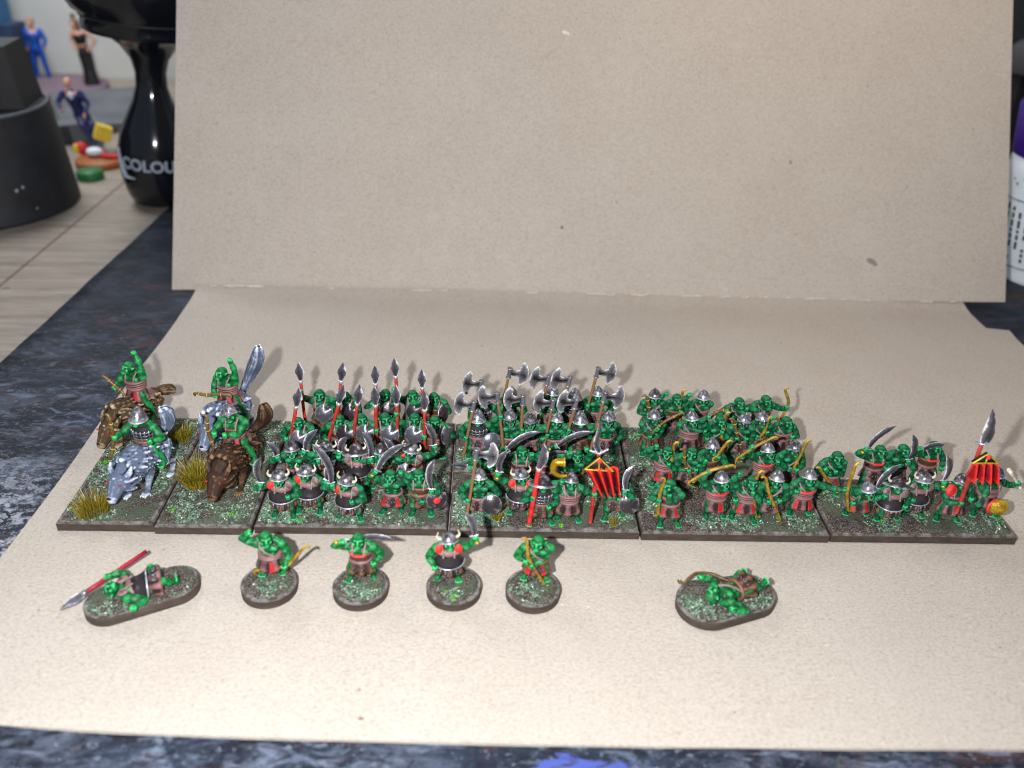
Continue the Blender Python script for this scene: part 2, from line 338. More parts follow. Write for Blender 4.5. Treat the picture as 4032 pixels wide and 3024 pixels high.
    def mesh(s,name,smooth=True):
        me=bpy.data.meshes.new(name); me.from_pydata([tuple(v) for v in s.v],[],s.f); me.validate(); me.update()
        bm=bmesh.new(); bm.from_mesh(me); bmesh.ops.recalc_face_normals(bm,faces=bm.faces); bm.to_mesh(me); bm.free()
        me.polygons.foreach_set('use_smooth',[smooth]*len(me.polygons))
        if getattr(s,'tone',None):
            at=me.attributes.new('tone','FLOAT','POINT'); at.data.foreach_set('value',(s.tone+[.5]*len(me.vertices))[:len(me.vertices)])
        return me
def obj(name,mb,mat,parent=None,smooth=True,label=None,cat=None,group=None,kind=None,loc=None):
    me=mb.mesh(name,smooth) if isinstance(mb,MB) else mb
    if mat is not None:
        me.materials.clear(); me.materials.append(MAT[mat] if isinstance(mat,str) else mat)
    o=bpy.data.objects.new(name,me); COL.objects.link(o)
    if parent is not None: o.parent=parent
    if loc is not None: o.location=loc
    tag(o,label,cat,group,kind); return o
def tag(o,label=None,cat=None,group=None,kind=None):
    if label: o['label']=label
    if cat: o['category']=cat
    if group: o['group']=group
    if kind: o['kind']=kind
    return o
def thing(name,label,cat,loc=(0,0,0),group=None,rz=0):
    o=bpy.data.objects.new(name,None); o.empty_display_size=.2; COL.objects.link(o); o.location=loc; o.rotation_euler=(0,0,rz)
    return tag(o,label,cat,group)
def fuse(mb,voxel,name,smooth_it=2,fac=.5):
    """weld the rough volumes into one continuous skin"""
    me=mb.mesh(name); o=bpy.data.objects.new(name,me); COL.objects.link(o)
    r=o.modifiers.new('r','REMESH'); r.mode='VOXEL'; r.voxel_size=voxel; r.adaptivity=0
    if smooth_it:
        sm=o.modifiers.new('s','SMOOTH'); sm.factor=fac; sm.iterations=smooth_it
    dg=bpy.context.evaluated_depsgraph_get(); dg.update()
    out=bpy.data.meshes.new_from_object(o.evaluated_get(dg)); out.name=name
    bpy.data.objects.remove(o); bpy.data.meshes.remove(me)
    bm=bmesh.new(); bm.from_mesh(out); seen=set(); comps=[]
    for v in bm.verts:
        if v.index in seen: continue
        st=[v]; seen.add(v.index); c=[]
        while st:
            a=st.pop(); c.append(a)
            for e in a.link_edges:
                b_=e.other_vert(a)
                if b_.index not in seen: seen.add(b_.index); st.append(b_)
        comps.append(c)
    comps.sort(key=len,reverse=True)
    if len(comps)>1:
        print('ISLANDS',name,[len(c) for c in comps[:5]]); bmesh.ops.delete(bm,geom=[v for c in comps[1:] for v in c],context='VERTS'); bm.to_mesh(out)
    bm.free()
    out.polygons.foreach_set('use_smooth',[True]*len(out.polygons)); return out
def rotm(ax,a):
    return np.array(Matrix.Rotation(a,3,Vector(ax)))
FIGS=[
dict(kind='spearman',x=-5.16,y=3.58,helm=None,mouth='grim',kit='vest',A=(-0.361, -0.17, 1.163),B=(0.088, -0.17, 0.582),items=[('spear', (-0.352, -0.17, 1.936), (-0.348, -0.17, 0.675)), ('shield', (0.088, -0.17, 0.582), 'n')],label='leftmost bald spearman of the back rank, right arm raised on a red spear',hz=0.97),
dict(kind='spearman',x=-4.53,y=3.52,helm=None,mouth='grim',kit='vest',A=(-0.138, -0.17, 1.001),B=(0.082, -0.17, 0.668),items=[('spear', (0.008, -0.17, 1.979), (-0.138, -0.17, 1.001)), ('shield', (0.082, -0.17, 0.668), 'n')],label='second bald spearman from the left in the back rank, round steel shield',hz=0.97),
dict(kind='spearman',x=-3.64,y=3.64,helm=None,mouth='grim',kit='vest',A=(-0.277, -0.17, 0.794),B=(0.085, -0.17, 0.648),items=[('spear', (-0.165, -0.17, 1.858), (-0.187, -0.17, 0.813)), ('shield', (0.085, -0.17, 0.648), 'n')],label='third bald spearman from the left in the back rank, shield before his chest',hz=0.97),
dict(kind='spearman',x=-2.99,y=3.69,helm=None,mouth='grim',kit='vest',A=(-0.385, -0.17, 1.197),B=(0.044, -0.17, 0.629),items=[('spear', (-0.354, -0.17, 2.039), (-0.337, -0.17, 1.097)), ('shield', (0.044, -0.17, 0.629), 'n')],label='bald spearman holding the tallest red spear up high, back rank',hz=0.97),
dict(kind='spearman',x=-2.5,y=3.59,helm=None,mouth='grim',kit='vest',A=(-0.226, -0.17, 0.931),B=(0.176, -0.17, 0.633),items=[('spear', (-0.225, -0.17, 1.809), (-0.228, -0.17, 0.864)), ('shield', (0.176, -0.17, 0.633), 's')],label='rightmost bald spearman of the back rank with his shield turned edge on',hz=0.97),
dict(kind='spearman',x=-5.42,y=2.42,helm=None,mouth='grim',kit='vest',A=(-0.271, -0.17, 0.61),B=(-0.01, -0.17, 0.632),items=[('spear', (0.113, -0.17, 1.953), (-0.133, -0.17, 0.827)), ('shield', (-0.01, -0.17, 0.632), 'n')],label='leftmost bald spearman of the second rank, short spear leaning to the right',hz=0.97),
dict(kind='spearman',x=-4.56,y=2.53,helm=None,mouth='grim',kit='vest',A=(-0.262, -0.17, 0.525),B=(0.15, -0.17, 0.716),items=[('spear', (0.189, -0.17, 1.983), (-0.128, -0.17, 0.843)), ('shield', (0.15, -0.17, 0.716), 'n')],label='second bald spearman from the left in the second rank, scowling over his shield',hz=0.97),
dict(kind='spearman',x=-4.05,y=2.57,helm=None,mouth='grim',kit='vest',A=(-0.214, -0.17, 0.591),B=(0.083, -0.17, 0.714),items=[('spear', (0.032, -0.17, 1.973), (-0.132, -0.17, 0.891)), ('shield', (0.083, -0.17, 0.714), 'n')],label='middle spearman of the second rank with a notched shield and red spear',hz=0.97),
dict(kind='spearman',x=-3.53,y=2.61,helm=None,mouth='grim',kit='vest',A=(-0.177, -0.17, 0.741),B=(0.109, -0.17, 0.664),items=[('spear', (-0.161, -0.17, 1.917), (-0.17, -0.17, 0.708)), ('shield', (0.109, -0.17, 0.664), 'n')],label='bald spearman gripping his upright spear low, fourth in the second rank',hz=0.97),
dict(kind='spearman',x=-2.86,y=2.63,helm=None,mouth='grim',kit='vest',A=(-0.36, -0.17, 1.181),B=(-0.013, -0.17, 0.66),items=[('spear', (-0.349, -0.17, 1.952), (-0.354, -0.17, 1.197)), ('shield', (-0.013, -0.17, 0.66), 'n')],label='bald spearman of the second rank with raised hand on his spear',hz=0.97),
dict(kind='spearman',x=-2.4,y=2.57,helm=None,mouth='grim',kit='vest',A=(-0.219, -0.17, 0.623),B=(0.196, -0.17, 0.699),items=[('spear', (-0.196, -0.17, 1.84), (-0.214, -0.17, 0.623)), ('shield', (0.196, -0.17, 0.699), 's')],label='rightmost bald spearman of the second rank, shield turned outward to the right',hz=0.97),
dict(kind='swordsman',x=-5.33,y=1.34,helm='cone',mouth='roar',kit='bare',A=(-0.285, -0.17, 0.852),B=(0.231, -0.17, 1.005),items=[('sword', 'A', (-0.47, -0.17, 1.272), 0), ('sword', 'B', (0.538, -0.17, 1.601), 0)],label='bare-chested swordsman in a pointed helmet reaching left over the base edge, second rank',hz=0.97),
dict(kind='swordsman',x=-4.66,y=1.44,helm='horn',mouth='grim',kit='vest',A=(-0.153, -0.17, 0.713),B=(0.278, -0.17, 0.914),items=[('sword', 'A', (-0.22, -0.17, 1.157), 0), ('sword', 'B', (0.45, -0.17, 1.358), 0)],label='swordsman in horned helmet stooping between two raised blades, second rank',hz=0.91),
dict(kind='swordsman',x=-4.0,y=1.26,helm='hat',mouth='roar',kit='plate',A=(-0.319, -0.17, 0.963),B=(0.308, -0.17, 0.912),items=[('sword', 'B', (0.167, -0.17, 1.61), 0)],label='roaring swordsman in a wide horned hat with both arms spread',hz=0.97),
dict(kind='swordsman',x=-3.47,y=1.32,helm='cone',mouth='grim',kit='vest',A=(-0.224, -0.17, 0.841),B=(0.22, -0.17, 0.929),items=[('sword', 'B', (0.087, -0.17, 1.428), 0)],label='swordsman in a pointed helmet half hidden behind the bald roaring fighter',hz=0.91),
dict(kind='swordsman',x=-2.83,y=1.41,helm='horn',mouth='grim',kit='vest',A=(-0.254, -0.17, 0.867),B=(0.454, -0.17, 1.136),items=[('sword', 'B', (0.272, -0.17, 1.768), 0)],label='swordsman in horned helmet and red shoulder pad swinging his blade at the right edge',hz=0.97,pads=1),
dict(kind='swordsman',x=-5.42,y=0.37,helm='horn',mouth='roar',kit='plate',A=(-0.33, -0.17, 0.877),B=(0.157, -0.17, 0.59),items=[('sword', 'A', (-0.251, -0.17, 1.561), 0)],label='front rank swordsman in horned hat striding left with one red shoulder pad',hz=0.97,pads=1),
dict(kind='swordsman',x=-4.89,y=0.51,helm='horn',mouth='grim',kit='plate',A=(-0.221, -0.17, 0.501),B=(0.37, -0.17, 0.858),items=[('sword', 'B', (0.586, -0.17, 1.429), 0)],label='front rank swordsman in horned helmet with two red pads and curved breastplate',hz=0.97,pads=1),
dict(kind='swordsman',x=-4.04,y=0.28,helm='horn',mouth='roar',kit='plate',A=(-0.252, -0.17, 0.957),B=(0.091, -0.17, 0.559),items=[('sword', 'A', (-0.546, -0.17, 1.967), 0)],label='front rank swordsman in a lowered horned helmet punching forward, one red pad',hz=0.94,pads=1),
dict(kind='swordsman',x=-3.17,y=0.53,helm=None,mouth='roar',kit='bare',A=(-0.28, -0.17, 1.124),B=(0.203, -0.17, 1.118),items=[('sword', 'A', (0.312, -0.17, 1.844), 1), ('shield', (0.265, 0.05, 0.956), 'n')],label='bald roaring bare-chested swordsman with both arms raised overhead',hz=0.97,panel=1),
dict(kind='swordsman',x=-2.6,y=0.53,helm=None,mouth='grim',kit='vest',A=(0.071, -0.17, 0.359),B=(0.236, -0.28, 0.735),items=[('sword', 'B', (0.302, -0.17, 1.471), 0), ('shield', (0.316, -0.2, 0.515), 'b')],label='bald swordsman with shield bearing a red boss at the right of the front rank',hz=0.97),
dict(kind='axeman',x=-1.34,y=3.41,helm='hood',mouth='grim',kit='mail',A=(-0.113, -0.17, 0.811),B=(0.321, -0.17, 0.626),items=[('axe', (-0.022, -0.17, 1.629), (-0.116, -0.17, 1.068), -1)],label='leftmost axeman of the back rank in mail, steel axe blade facing left',hz=0.97),
dict(kind='axeman',x=-0.68,y=3.7,helm='cone',mouth='grim',kit='bare',A=(-0.121, -0.17, 0.808),B=(0.165, -0.17, 0.519),items=[('axe', (-0.028, -0.17, 1.802), (-0.141, -0.17, 1.034), 1)],label='axeman of the back rank whose tall axe blade faces right, second from left',hz=0.97),
dict(kind='axeman',x=0.32,y=3.76,helm='cone',mouth='grim',kit='bare',A=(-0.224, -0.17, 0.624),B=(0.174, -0.17, 0.5),items=[('axe', (-0.109, -0.17, 1.587), (-0.213, -0.17, 0.952), -1)],label='axeman in pointed helmet and pink belt, middle of the back rank',hz=0.97),
dict(kind='axeman',x=0.83,y=3.7,helm='hood',mouth='grim',kit='mail',A=(-0.239, -0.17, 0.674),B=(0.216, -0.17, 0.552),items=[('axe', (-0.128, -0.17, 1.602), (-0.208, -0.17, 1.066), -1)],label='axeman in hooded helmet and mail in the back rank, blade facing left',hz=0.97),
dict(kind='axeman',x=1.42,y=3.83,helm='cone',mouth='grim',kit='bare',A=(-0.23, -0.17, 0.738),B=(0.215, -0.17, 0.615),items=[('axe', (-0.066, -0.17, 1.785), (-0.225, -0.17, 0.672), 1)],label='rightmost axeman of the back rank, tallest axe with blade facing right',hz=0.97),
dict(kind='axeman',x=-1.44,y=2.66,helm='hood',mouth='grim',kit='mail',A=(-0.245, -0.17, 0.546),B=(0.286, -0.17, 0.508),items=[('axe', (-0.075, -0.17, 1.528), (-0.283, -0.17, 0.107), -1), ('shield', (0.287, -0.17, 0.492), 'r')],label='leftmost axeman of the second rank in a hooded helmet and mail, round shield',hz=0.97),
dict(kind='axeman',x=-0.71,y=2.66,helm='nasal',mouth='roar',kit='bare',A=(-0.203, -0.17, 1.131),B=(0.194, -0.17, 0.65),items=[('axe', (-0.284, -0.17, 1.773), (-0.13, -0.17, 0.386), -1)],label='axeman of the second rank raising his right hand on the haft by a masked helmet',hz=0.97),
dict(kind='axeman',x=-0.23,y=2.61,helm='nasal',mouth='roar',kit='bare',A=(-0.195, -0.17, 0.818),B=(0.251, -0.17, 0.604),items=[('axe', (-0.192, -0.17, 1.745), (-0.205, -0.17, 0.722), -1)],label='bare-chested axeman in masked helmet and brown belt, third in the second rank',hz=0.97),
dict(kind='axeman',x=0.33,y=2.62,helm='cone',mouth='grim',kit='bare',A=(-0.176, -0.17, 0.69),B=(0.21, -0.17, 0.666),items=[('axe', (-0.085, -0.17, 1.642), (-0.208, -0.17, 0.529), -1)],label='bare-chested axeman in a smooth pointed helmet with slanting haft, second rank',hz=0.97),
dict(kind='axeman',x=0.9,y=2.67,helm='hood',mouth='grim',kit='mail',A=(-0.249, -0.17, 0.8),B=(0.201, -0.17, 0.649),items=[('axe', (-0.124, -0.17, 1.643), (-0.26, -0.17, 0.768), -1)],label='axeman in a hooded helmet and mail, fifth in the second rank',hz=0.97),
dict(kind='axeman',x=1.53,y=2.71,helm='nasal',mouth='roar',kit='bare',A=(-0.225, -0.17, 0.815),B=(0.18, -0.17, 0.47),items=[('axe', (-0.127, -0.17, 1.811), (-0.26, -0.17, 0.751), 1)],label='rightmost axeman of the second rank, blade facing right, muscled arm hanging',hz=0.97),
dict(kind='swordsman',x=-1.19,y=1.36,helm=None,mouth='grim',kit='bare',A=(-0.344, -0.17, 0.671),B=(0.222, -0.17, 0.496),items=[('sword', 'A', (-0.73, -0.17, 0.725), 0), ('sword', 'B', (0.429, -0.17, 1.128), 1)],label='swordsman with brown belt reaching left, blade jutting past the base edge',hz=0.92),
dict(kind='swordsman',x=-0.47,y=1.42,helm=None,mouth='grim',kit='vest',A=(-0.342, -0.17, 1.101),B=(0.208, -0.17, 0.991),items=[('sword', 'A', (0.341, -0.17, 1.577), 1)],label='bald swordsman with gold-pommelled sabre over his head, left of his twin',hz=0.97),
dict(kind='swordsman',x=0.09,y=1.41,helm=None,mouth='grim',kit='vest',A=(0.26, -0.17, 1.309),B=(0.152, -0.17, 0.822),items=[('sword', 'A', (0.924, -0.17, 1.664), 1)],label='bald swordsman behind the gold horn, gold pommel and long sabre to the right',hz=0.97),
dict(kind='swordsman',x=0.69,y=1.34,helm=None,mouth='roar',kit='bare',A=(-0.143, -0.17, 1.121),B=(0.184, -0.17, 1.218),items=[('sword', 'A', (-0.656, -0.17, 0.99), 0)],label='bald roaring fighter with raised fists beside the banner top',hz=0.97),
dict(kind='axeman',x=-1.37,y=0.44,helm='cone',mouth='grim',kit='bare',A=(-0.208, -0.17, 0.511),B=(0.221, -0.17, 0.67),items=[('axe', (-0.051, -0.17, 1.8), (-0.173, -0.17, 0.572), 1), ('shield', (0.236, -0.25, 0.522), 'r')],label='front rank axeman with a round steel shield and blade above his helmet',hz=0.97),
dict(kind='swordsman',x=-0.51,y=0.51,helm='horn',mouth='grim',kit='plate',A=(-0.435, -0.17, 1.133),B=(0.132, -0.17, 0.576),items=[('sword', 'A', (-0.288, -0.17, 1.727), 1)],label='front rank swordsman in horned helmet, two red pads and steel belly plate',hz=0.97,pads=2),
dict(kind='pikeman',x=-0.07,y=0.28,helm='hat0',mouth='grim',kit='mail',A=(-0.195, -0.17, 0.724),B=(0.127, -0.17, 0.489),items=[('spear', (-0.05, -0.17, 2.079), (-0.211, -0.17, 0.269), 1)],label='mailed fighter in a brimmed helmet holding a long blade on a thick red shaft',hz=0.97),
dict(kind='hornblower',x=0.49,y=0.34,helm='cone',mouth='grim',kit='bands',A=(-0.183, -0.17, 1.109),B=(0.445, -0.17, 0.795),items=[('horn', (-0.086, -0.17, 1.257), (-0.227, -0.17, 1.254), (-0.352, -0.17, 1.382), (-0.316, -0.17, 1.57), (-0.154, -0.17, 1.587)), ('banner', (0.366, -0.17, 2.636), (0.464, -0.17, 1.855), (0.43, -0.17, 0.061), (0.456, -0.17, 1.813), (0.21, -0.17, 1.538), (0.727, -0.17, 1.505), (0.211, -0.17, 1.523), (0.813, -0.17, 1.593), (0.53, -0.17, 0.916), (0.898, -0.17, 0.923), 0)],label='hornblower raising a gold curled horn and holding the red banner upright',hz=0.97,nb=1),
dict(kind='swordsman',x=1.48,y=0.5,helm=None,mouth='grim',kit='vest',A=(0.038, -0.17, 0.557),B=(0.116, -0.3, 0.827),items=[('sword', 'B', (0.241, -0.17, 1.41), 0), ('shield', (0.224, -0.25, 0.533), 'n')],label='bald swordsman with notched shield standing right of the banner',hz=0.97),
dict(kind='archer',x=2.78,y=3.74,helm='cone',mouth='grim',kit='bare',A=(-0.132, -0.17, 0.584),B=(0.147, -0.17, 0.59),items=[('bow', (-0.215, -0.17, 1.079), (-0.13, -0.17, 0.803), (-0.135, -0.17, 0.489))],label='archer in pointed helmet with his bow upright, leftmost of the back rank',hz=0.97),
dict(kind='archer',x=3.28,y=3.7,helm=None,mouth='roar',kit='vest',A=(-0.254, -0.1, 1.143),B=(0.122, -0.17, 0.699),items=[('bow', (0.104, -0.1, 1.228), (0.09, -0.1, 0.732), (0.188, -0.1, 0.195))],label='bald roaring archer with raised fist, second from left in the back rank',hz=0.97),
dict(kind='archer',x=3.91,y=3.75,helm='cone',mouth='grim',kit='bands',A=(-0.292, -0.1, 1.097),B=(-0.202, -0.17, 0.738),items=[('bow', (-0.011, -0.1, 0.808), (-0.234, -0.1, 0.684), (-0.5, -0.1, 0.672))],label='archer in pointed helmet with raised fist, third in the back rank',hz=0.97),
dict(kind='archer',x=4.76,y=3.58,helm=None,mouth='grim',kit='bare',A=(-0.266, -0.17, 0.816),B=(0.169, -0.17, 0.903),items=[('bow', (-0.273, -0.17, 0.863), (-0.488, -0.17, 0.796), (-0.593, -0.17, 0.622))],label='bald archer of the back rank looking right past a brown pouch',hz=0.97),
dict(kind='archer',x=5.43,y=3.75,helm=None,mouth='grim',kit='bands',A=(-0.313, -0.08, 0.741),B=(0.471, -0.17, 0.862),items=[('bow', (0.391, -0.08, 1.269), (0.53, -0.08, 0.9), (0.441, -0.08, 0.456))],label='bald archer stretching his arm right and aiming a gold bow',hz=0.97),
dict(kind='archer',x=2.6,y=2.81,helm='nasal',mouth='grim',kit='bare',A=(0.075, -0.17, 0.786),B=(-0.053, -0.17, 0.57),items=[('bow', (0.503, -0.17, 1.217), (0.159, -0.17, 0.94), (-0.053, -0.17, 0.57), (-0.017, -0.17, 0.26))],label='archer in crossbanded helmet with bow slung across his chest, second rank',hz=0.97),
dict(kind='archer',x=3.49,y=2.8,helm='cone',mouth='roar',kit='bands',A=(0.331, -0.17, 0.731),B=(0.333, -0.17, 0.546),items=[],label='shouting archer wrapped in brown leather bands, second rank',hz=0.97),
dict(kind='archer',x=4.11,y=2.77,helm=None,mouth='roar',kit='bare',A=(-0.265, -0.1, 1.111),B=(0.073, -0.17, 0.756),items=[('bow', (0.096, -0.1, 1.194), (0.088, -0.1, 0.678), (0.151, -0.1, 0.276))],label='bald shouting archer with raised fist and gold bow, middle of the second rank',hz=0.97),
dict(kind='archer',x=4.66,y=2.72,helm='nasal',mouth='grim',kit='bare',A=(-0.121, -0.17, 0.614),B=(0.084, -0.17, 0.618),items=[('bow', (-0.257, -0.17, 1.127), (-0.151, -0.17, 0.797), (0.034, -0.17, 0.308))],label='archer in crossbanded helmet hugging a gold bow, second rank',hz=0.97),
dict(kind='archer',x=5.09,y=2.85,helm='nasal',mouth='grim',kit='bare',A=(-0.052, -0.17, 0.598),B=(0.157, -0.17, 0.725),items=[('bow', (0.115, -0.17, 1.09), (0.094, -0.17, 0.785), (0.025, -0.17, 0.599))],label='archer in crossbanded helmet with folded arms under the aiming archer',hz=0.97),
dict(kind='archer',x=5.65,y=2.8,helm=None,mouth='grim',kit='bands',A=(-0.308, -0.1, 1.111),B=(0.173, -0.17, 0.649),items=[('bow', (-0.529, -0.1, 0.924), (-0.384, -0.1, 1.109), (-0.2, -0.1, 1.083))],label='bald archer with raised fist and chest strap at the right of the second rank',hz=0.97),
dict(kind='archer',x=2.69,y=1.54,helm=None,mouth='roar',kit='bands',A=(-0.249, -0.1, 1.124),B=(0.049, -0.17, 0.712),items=[('bow', (0.109, -0.1, 1.189), (0.098, -0.1, 0.81), (0.138, -0.1, 0.303))],label='bald archer with fist raised and red sash above his belt, third rank',hz=0.97,panel=1),
dict(kind='archer',x=3.23,y=1.52,helm=None,mouth='grim',kit='bare',A=(-0.037, -0.17, 0.562),B=(0.103, -0.17, 0.594),items=[('bow', (-0.194, -0.17, 1.087), (-0.098, -0.17, 0.65), (0.2, -0.17, 0.083))],label='bald archer holding his bow down before his chest, third rank',hz=0.97),
dict(kind='archer',x=3.69,y=1.64,helm='nasal',mouth='grim',kit='vest',A=(-0.136, -0.17, 0.751),B=(0.14, -0.17, 0.845),items=[('bow', (0.244, -0.17, 1.255), (0.122, -0.17, 0.962), (0.024, -0.17, 0.813))],label='archer in crossbanded helmet with his arm bent over his bow, third rank',hz=0.97),
dict(kind='archer',x=4.89,y=1.57,helm='cone',mouth='roar',kit='bands',A=(-0.368, -0.17, 1.171),B=(0.219, -0.17, 0.803),items=[('bow', (0.003, -0.17, 1.437), (-0.332, -0.17, 1.172), (-0.618, -0.17, 0.874))],label='shouting archer stretching a brown bow out to the left, third rank',hz=0.97,sash=1),
dict(kind='archer',x=5.49,y=1.67,helm='nasal',mouth='grim',kit='bare',A=(-0.036, -0.17, 0.557),B=(0.117, -0.17, 0.53),items=[('bow', (0.184, -0.17, 1.27), (0.13, -0.17, 0.947), (0.056, -0.17, 0.589))],label='archer in crossbanded helmet at the right end of the third rank',hz=0.97),
dict(kind='archer',x=2.6,y=0.31,helm=None,mouth='grim',kit='panel',A=(-0.256, -0.17, 0.681),B=(-0.069, -0.17, 0.827),items=[('bow', (-0.205, -0.17, 1.19), (-0.254, -0.17, 0.852), (-0.237, -0.17, 0.334))],label='bald archer standing sideways at the front left of the archer base',hz=0.97,rz=-0.5),
dict(kind='archer',x=3.62,y=0.52,helm='cone',mouth='roar',kit='bands',A=(-0.263, -0.1, 1.207),B=(0.318, -0.17, 0.557),items=[('bow', (0.14, -0.1, 1.396), (-0.247, -0.1, 1.249), (-0.594, -0.1, 0.96))],label='shouting archer of the front rank lunging with a gold bow overhead',hz=0.97,sash=1),
dict(kind='archer',x=4.25,y=0.47,helm=None,mouth='grim',kit='bands',A=(-0.271, -0.1, 1.221),B=(0.048, -0.17, 0.798),items=[('bow', (0.099, -0.1, 1.256), (0.049, -0.1, 0.83), (0.219, -0.1, 0.131))],label='bald archer of the front rank with raised fist and red sash',hz=0.97,panel=1),
dict(kind='archer',x=4.79,y=0.52,helm='cone',mouth='grim',kit='bare',A=(-0.099, -0.17, 0.534),B=(0.104, -0.17, 0.567),items=[('bow', (-0.257, -0.17, 1.133), (-0.109, -0.17, 0.708), (0.2, -0.17, 0.066))],label='helmeted archer crouched over a brown bow in the front rank',hz=0.97),
dict(kind='archer',x=5.5,y=0.63,helm='cone',mouth='grim',kit='bands',A=(-0.227, -0.17, 0.718),B=(0.694, -0.17, 0.779),items=[('bow', (0.776, -0.17, 1.421), (0.76, -0.17, 0.795), (0.882, -0.17, 0.268))],label='archer in pointed helmet stretching his bow arm onto the next base',hz=0.97,sash=1,panel=1),
dict(kind='archer',x=6.35,y=1.39,helm=None,mouth='grim',kit='bare',A=(-0.209, -0.17, 0.752),B=(0.012, -0.17, 0.705),items=[('bow', (-0.319, -0.17, 0.776), (-0.104, -0.17, 0.47), (0.166, -0.17, 0.213))],label='hunched bald archer behind the outstretched bow at the gap between bases',hz=0.97),
dict(kind='swordsman',x=7.42,y=1.69,helm=None,mouth='grim',kit='vest',A=(-0.338, -0.17, 1.092),B=(0.183, -0.17, 0.586),items=[('sword', 'A', (0.123, -0.17, 1.714), 1)],label='bald swordsman with sabre raised to the right, red bib, rear left of the end base',hz=0.97,sash=1),
dict(kind='swordsman',x=7.96,y=1.71,helm=None,mouth='grim',kit='bare',A=(-0.063, -0.17, 0.633),B=(0.116, -0.17, 0.767),items=[('sword', 'B', (0.019, -0.17, 1.49), 0)],label='bald swordsman holding an upright blade before his shoulder on the end base',hz=0.97),
dict(kind='swordsman',x=8.7,y=1.84,helm=None,mouth='grim',kit='vest',A=(-0.351, -0.17, 1.014),B=(0.226, -0.17, 0.505),items=[('sword', 'A', (0.127, -0.17, 1.139), 1)],label='bald swordsman with blade behind his head and red bib on the end base',hz=0.97,sash=1),
dict(kind='swordsman',x=6.74,y=0.64,helm='cone',mouth='roar',kit='panel',A=(0.157, -0.17, 0.787),B=(-0.186, -0.17, 0.438),items=[('sword', 'A', (0.517, -0.17, 1.46), 1)],label='stooping swordsman in plain helmet with a broad sabre by his cheek, end base',hz=0.85,lean=0.5),
dict(kind='swordsman',x=7.35,y=0.49,helm='hat',mouth='grim',kit='plate',A=(-0.259, -0.17, 0.745),B=(0.197, -0.17, 0.475),items=[],label='squat swordsman in wide horned hat on the end base',hz=0.89),
dict(kind='swordsman',x=7.93,y=0.63,helm='horn',mouth='grim',kit='plate',A=(-0.145, -0.17, 0.547),B=(0.346, -0.17, 1.01),items=[('sword', 'B', (0.22, -0.17, 1.715), 1)],label='swordsman in horned helmet with curved blade held out right, end base',hz=0.97),
dict(kind='standard_bearer',x=8.68,y=0.52,helm='nasal',mouth='grim',kit='bands',A=(-0.0, -0.25, 0.641),B=(0.229, -0.17, 0.683),items=[('banner', (-0.097, -0.25, 2.957), (-0.015, -0.25, 2.166), (-0.005, -0.25, 0.386), (0.075, -0.25, 2.005), (-0.147, -0.25, 1.777), (0.322, -0.25, 1.786), (-0.12, -0.25, 1.754), (0.33, -0.25, 1.763), (-0.147, -0.25, 1.357), (0.42, -0.25, 1.295), 1)],label='standard bearer with a big red shoulder under the tall red banner',hz=0.97,pads=3),
dict(kind='musician',x=9.57,y=0.81,helm='cone',mouth='roar',kit='bands',A=(-0.137, -0.1, 0.821),B=(0.459, -0.1, 0.832),items=[('bone', 'B', (0.207, -0.1, 1.154)), ('bone', 'A', (-0.169, -0.1, 1.333)), ('gold', (0.13, -0.3, 0.354), 'g')],label='fighter swinging two bone clubs beside a gold faceted drum',hz=0.97),
dict(kind='archer',x=-5.28,y=-1.4,helm=None,mouth='grim',kit='bands1',A=(-0.269, -0.1, 1.105),B=(0.271, -0.17, 0.363),items=[('bow', (0.626, -0.1, 0.782), (0.331, -0.1, 0.36), (0.127, -0.1, 0.276), (-0.245, -0.1, 0.189))],label='single bald archer with raised fist on a round base, yellow bow low',hz=0.97,single=1),
dict(kind='swordsman',x=-3.57,y=-1.45,helm=None,mouth='grim',kit='vest',A=(-0.297, -0.0, 0.874),B=(0.243, -0.17, 0.522),items=[('sword', 'A', (0.601, -0.0, 0.948), 1)],label='single bald swordsman with blade behind his head on a round base',hz=0.97,sash=1,single=1),
dict(kind='swordsman',x=-1.91,y=-1.46,helm='horn',mouth='grim',kit='plate',A=(-0.231, -0.17, 0.452),B=(0.455, -0.17, 1.17),items=[('sword', 'B', (0.262, -0.17, 1.778), 1)],label='single horned swordsman with two red pads on a round base',hz=0.97,pads=2,single=1),
dict(kind='archer',x=-0.24,y=-1.41,helm=None,mouth='grim',kit='bare',A=(-0.198, -0.17, 0.59),B=(-0.103, -0.17, 0.491),items=[('bow', (-0.204, -0.17, 1.101), (-0.14, -0.17, 0.63), (0.149, -0.17, 0.004))],label='single bald archer hugging a yellow bow on a round base',hz=0.97,panel=1,single=1),
]
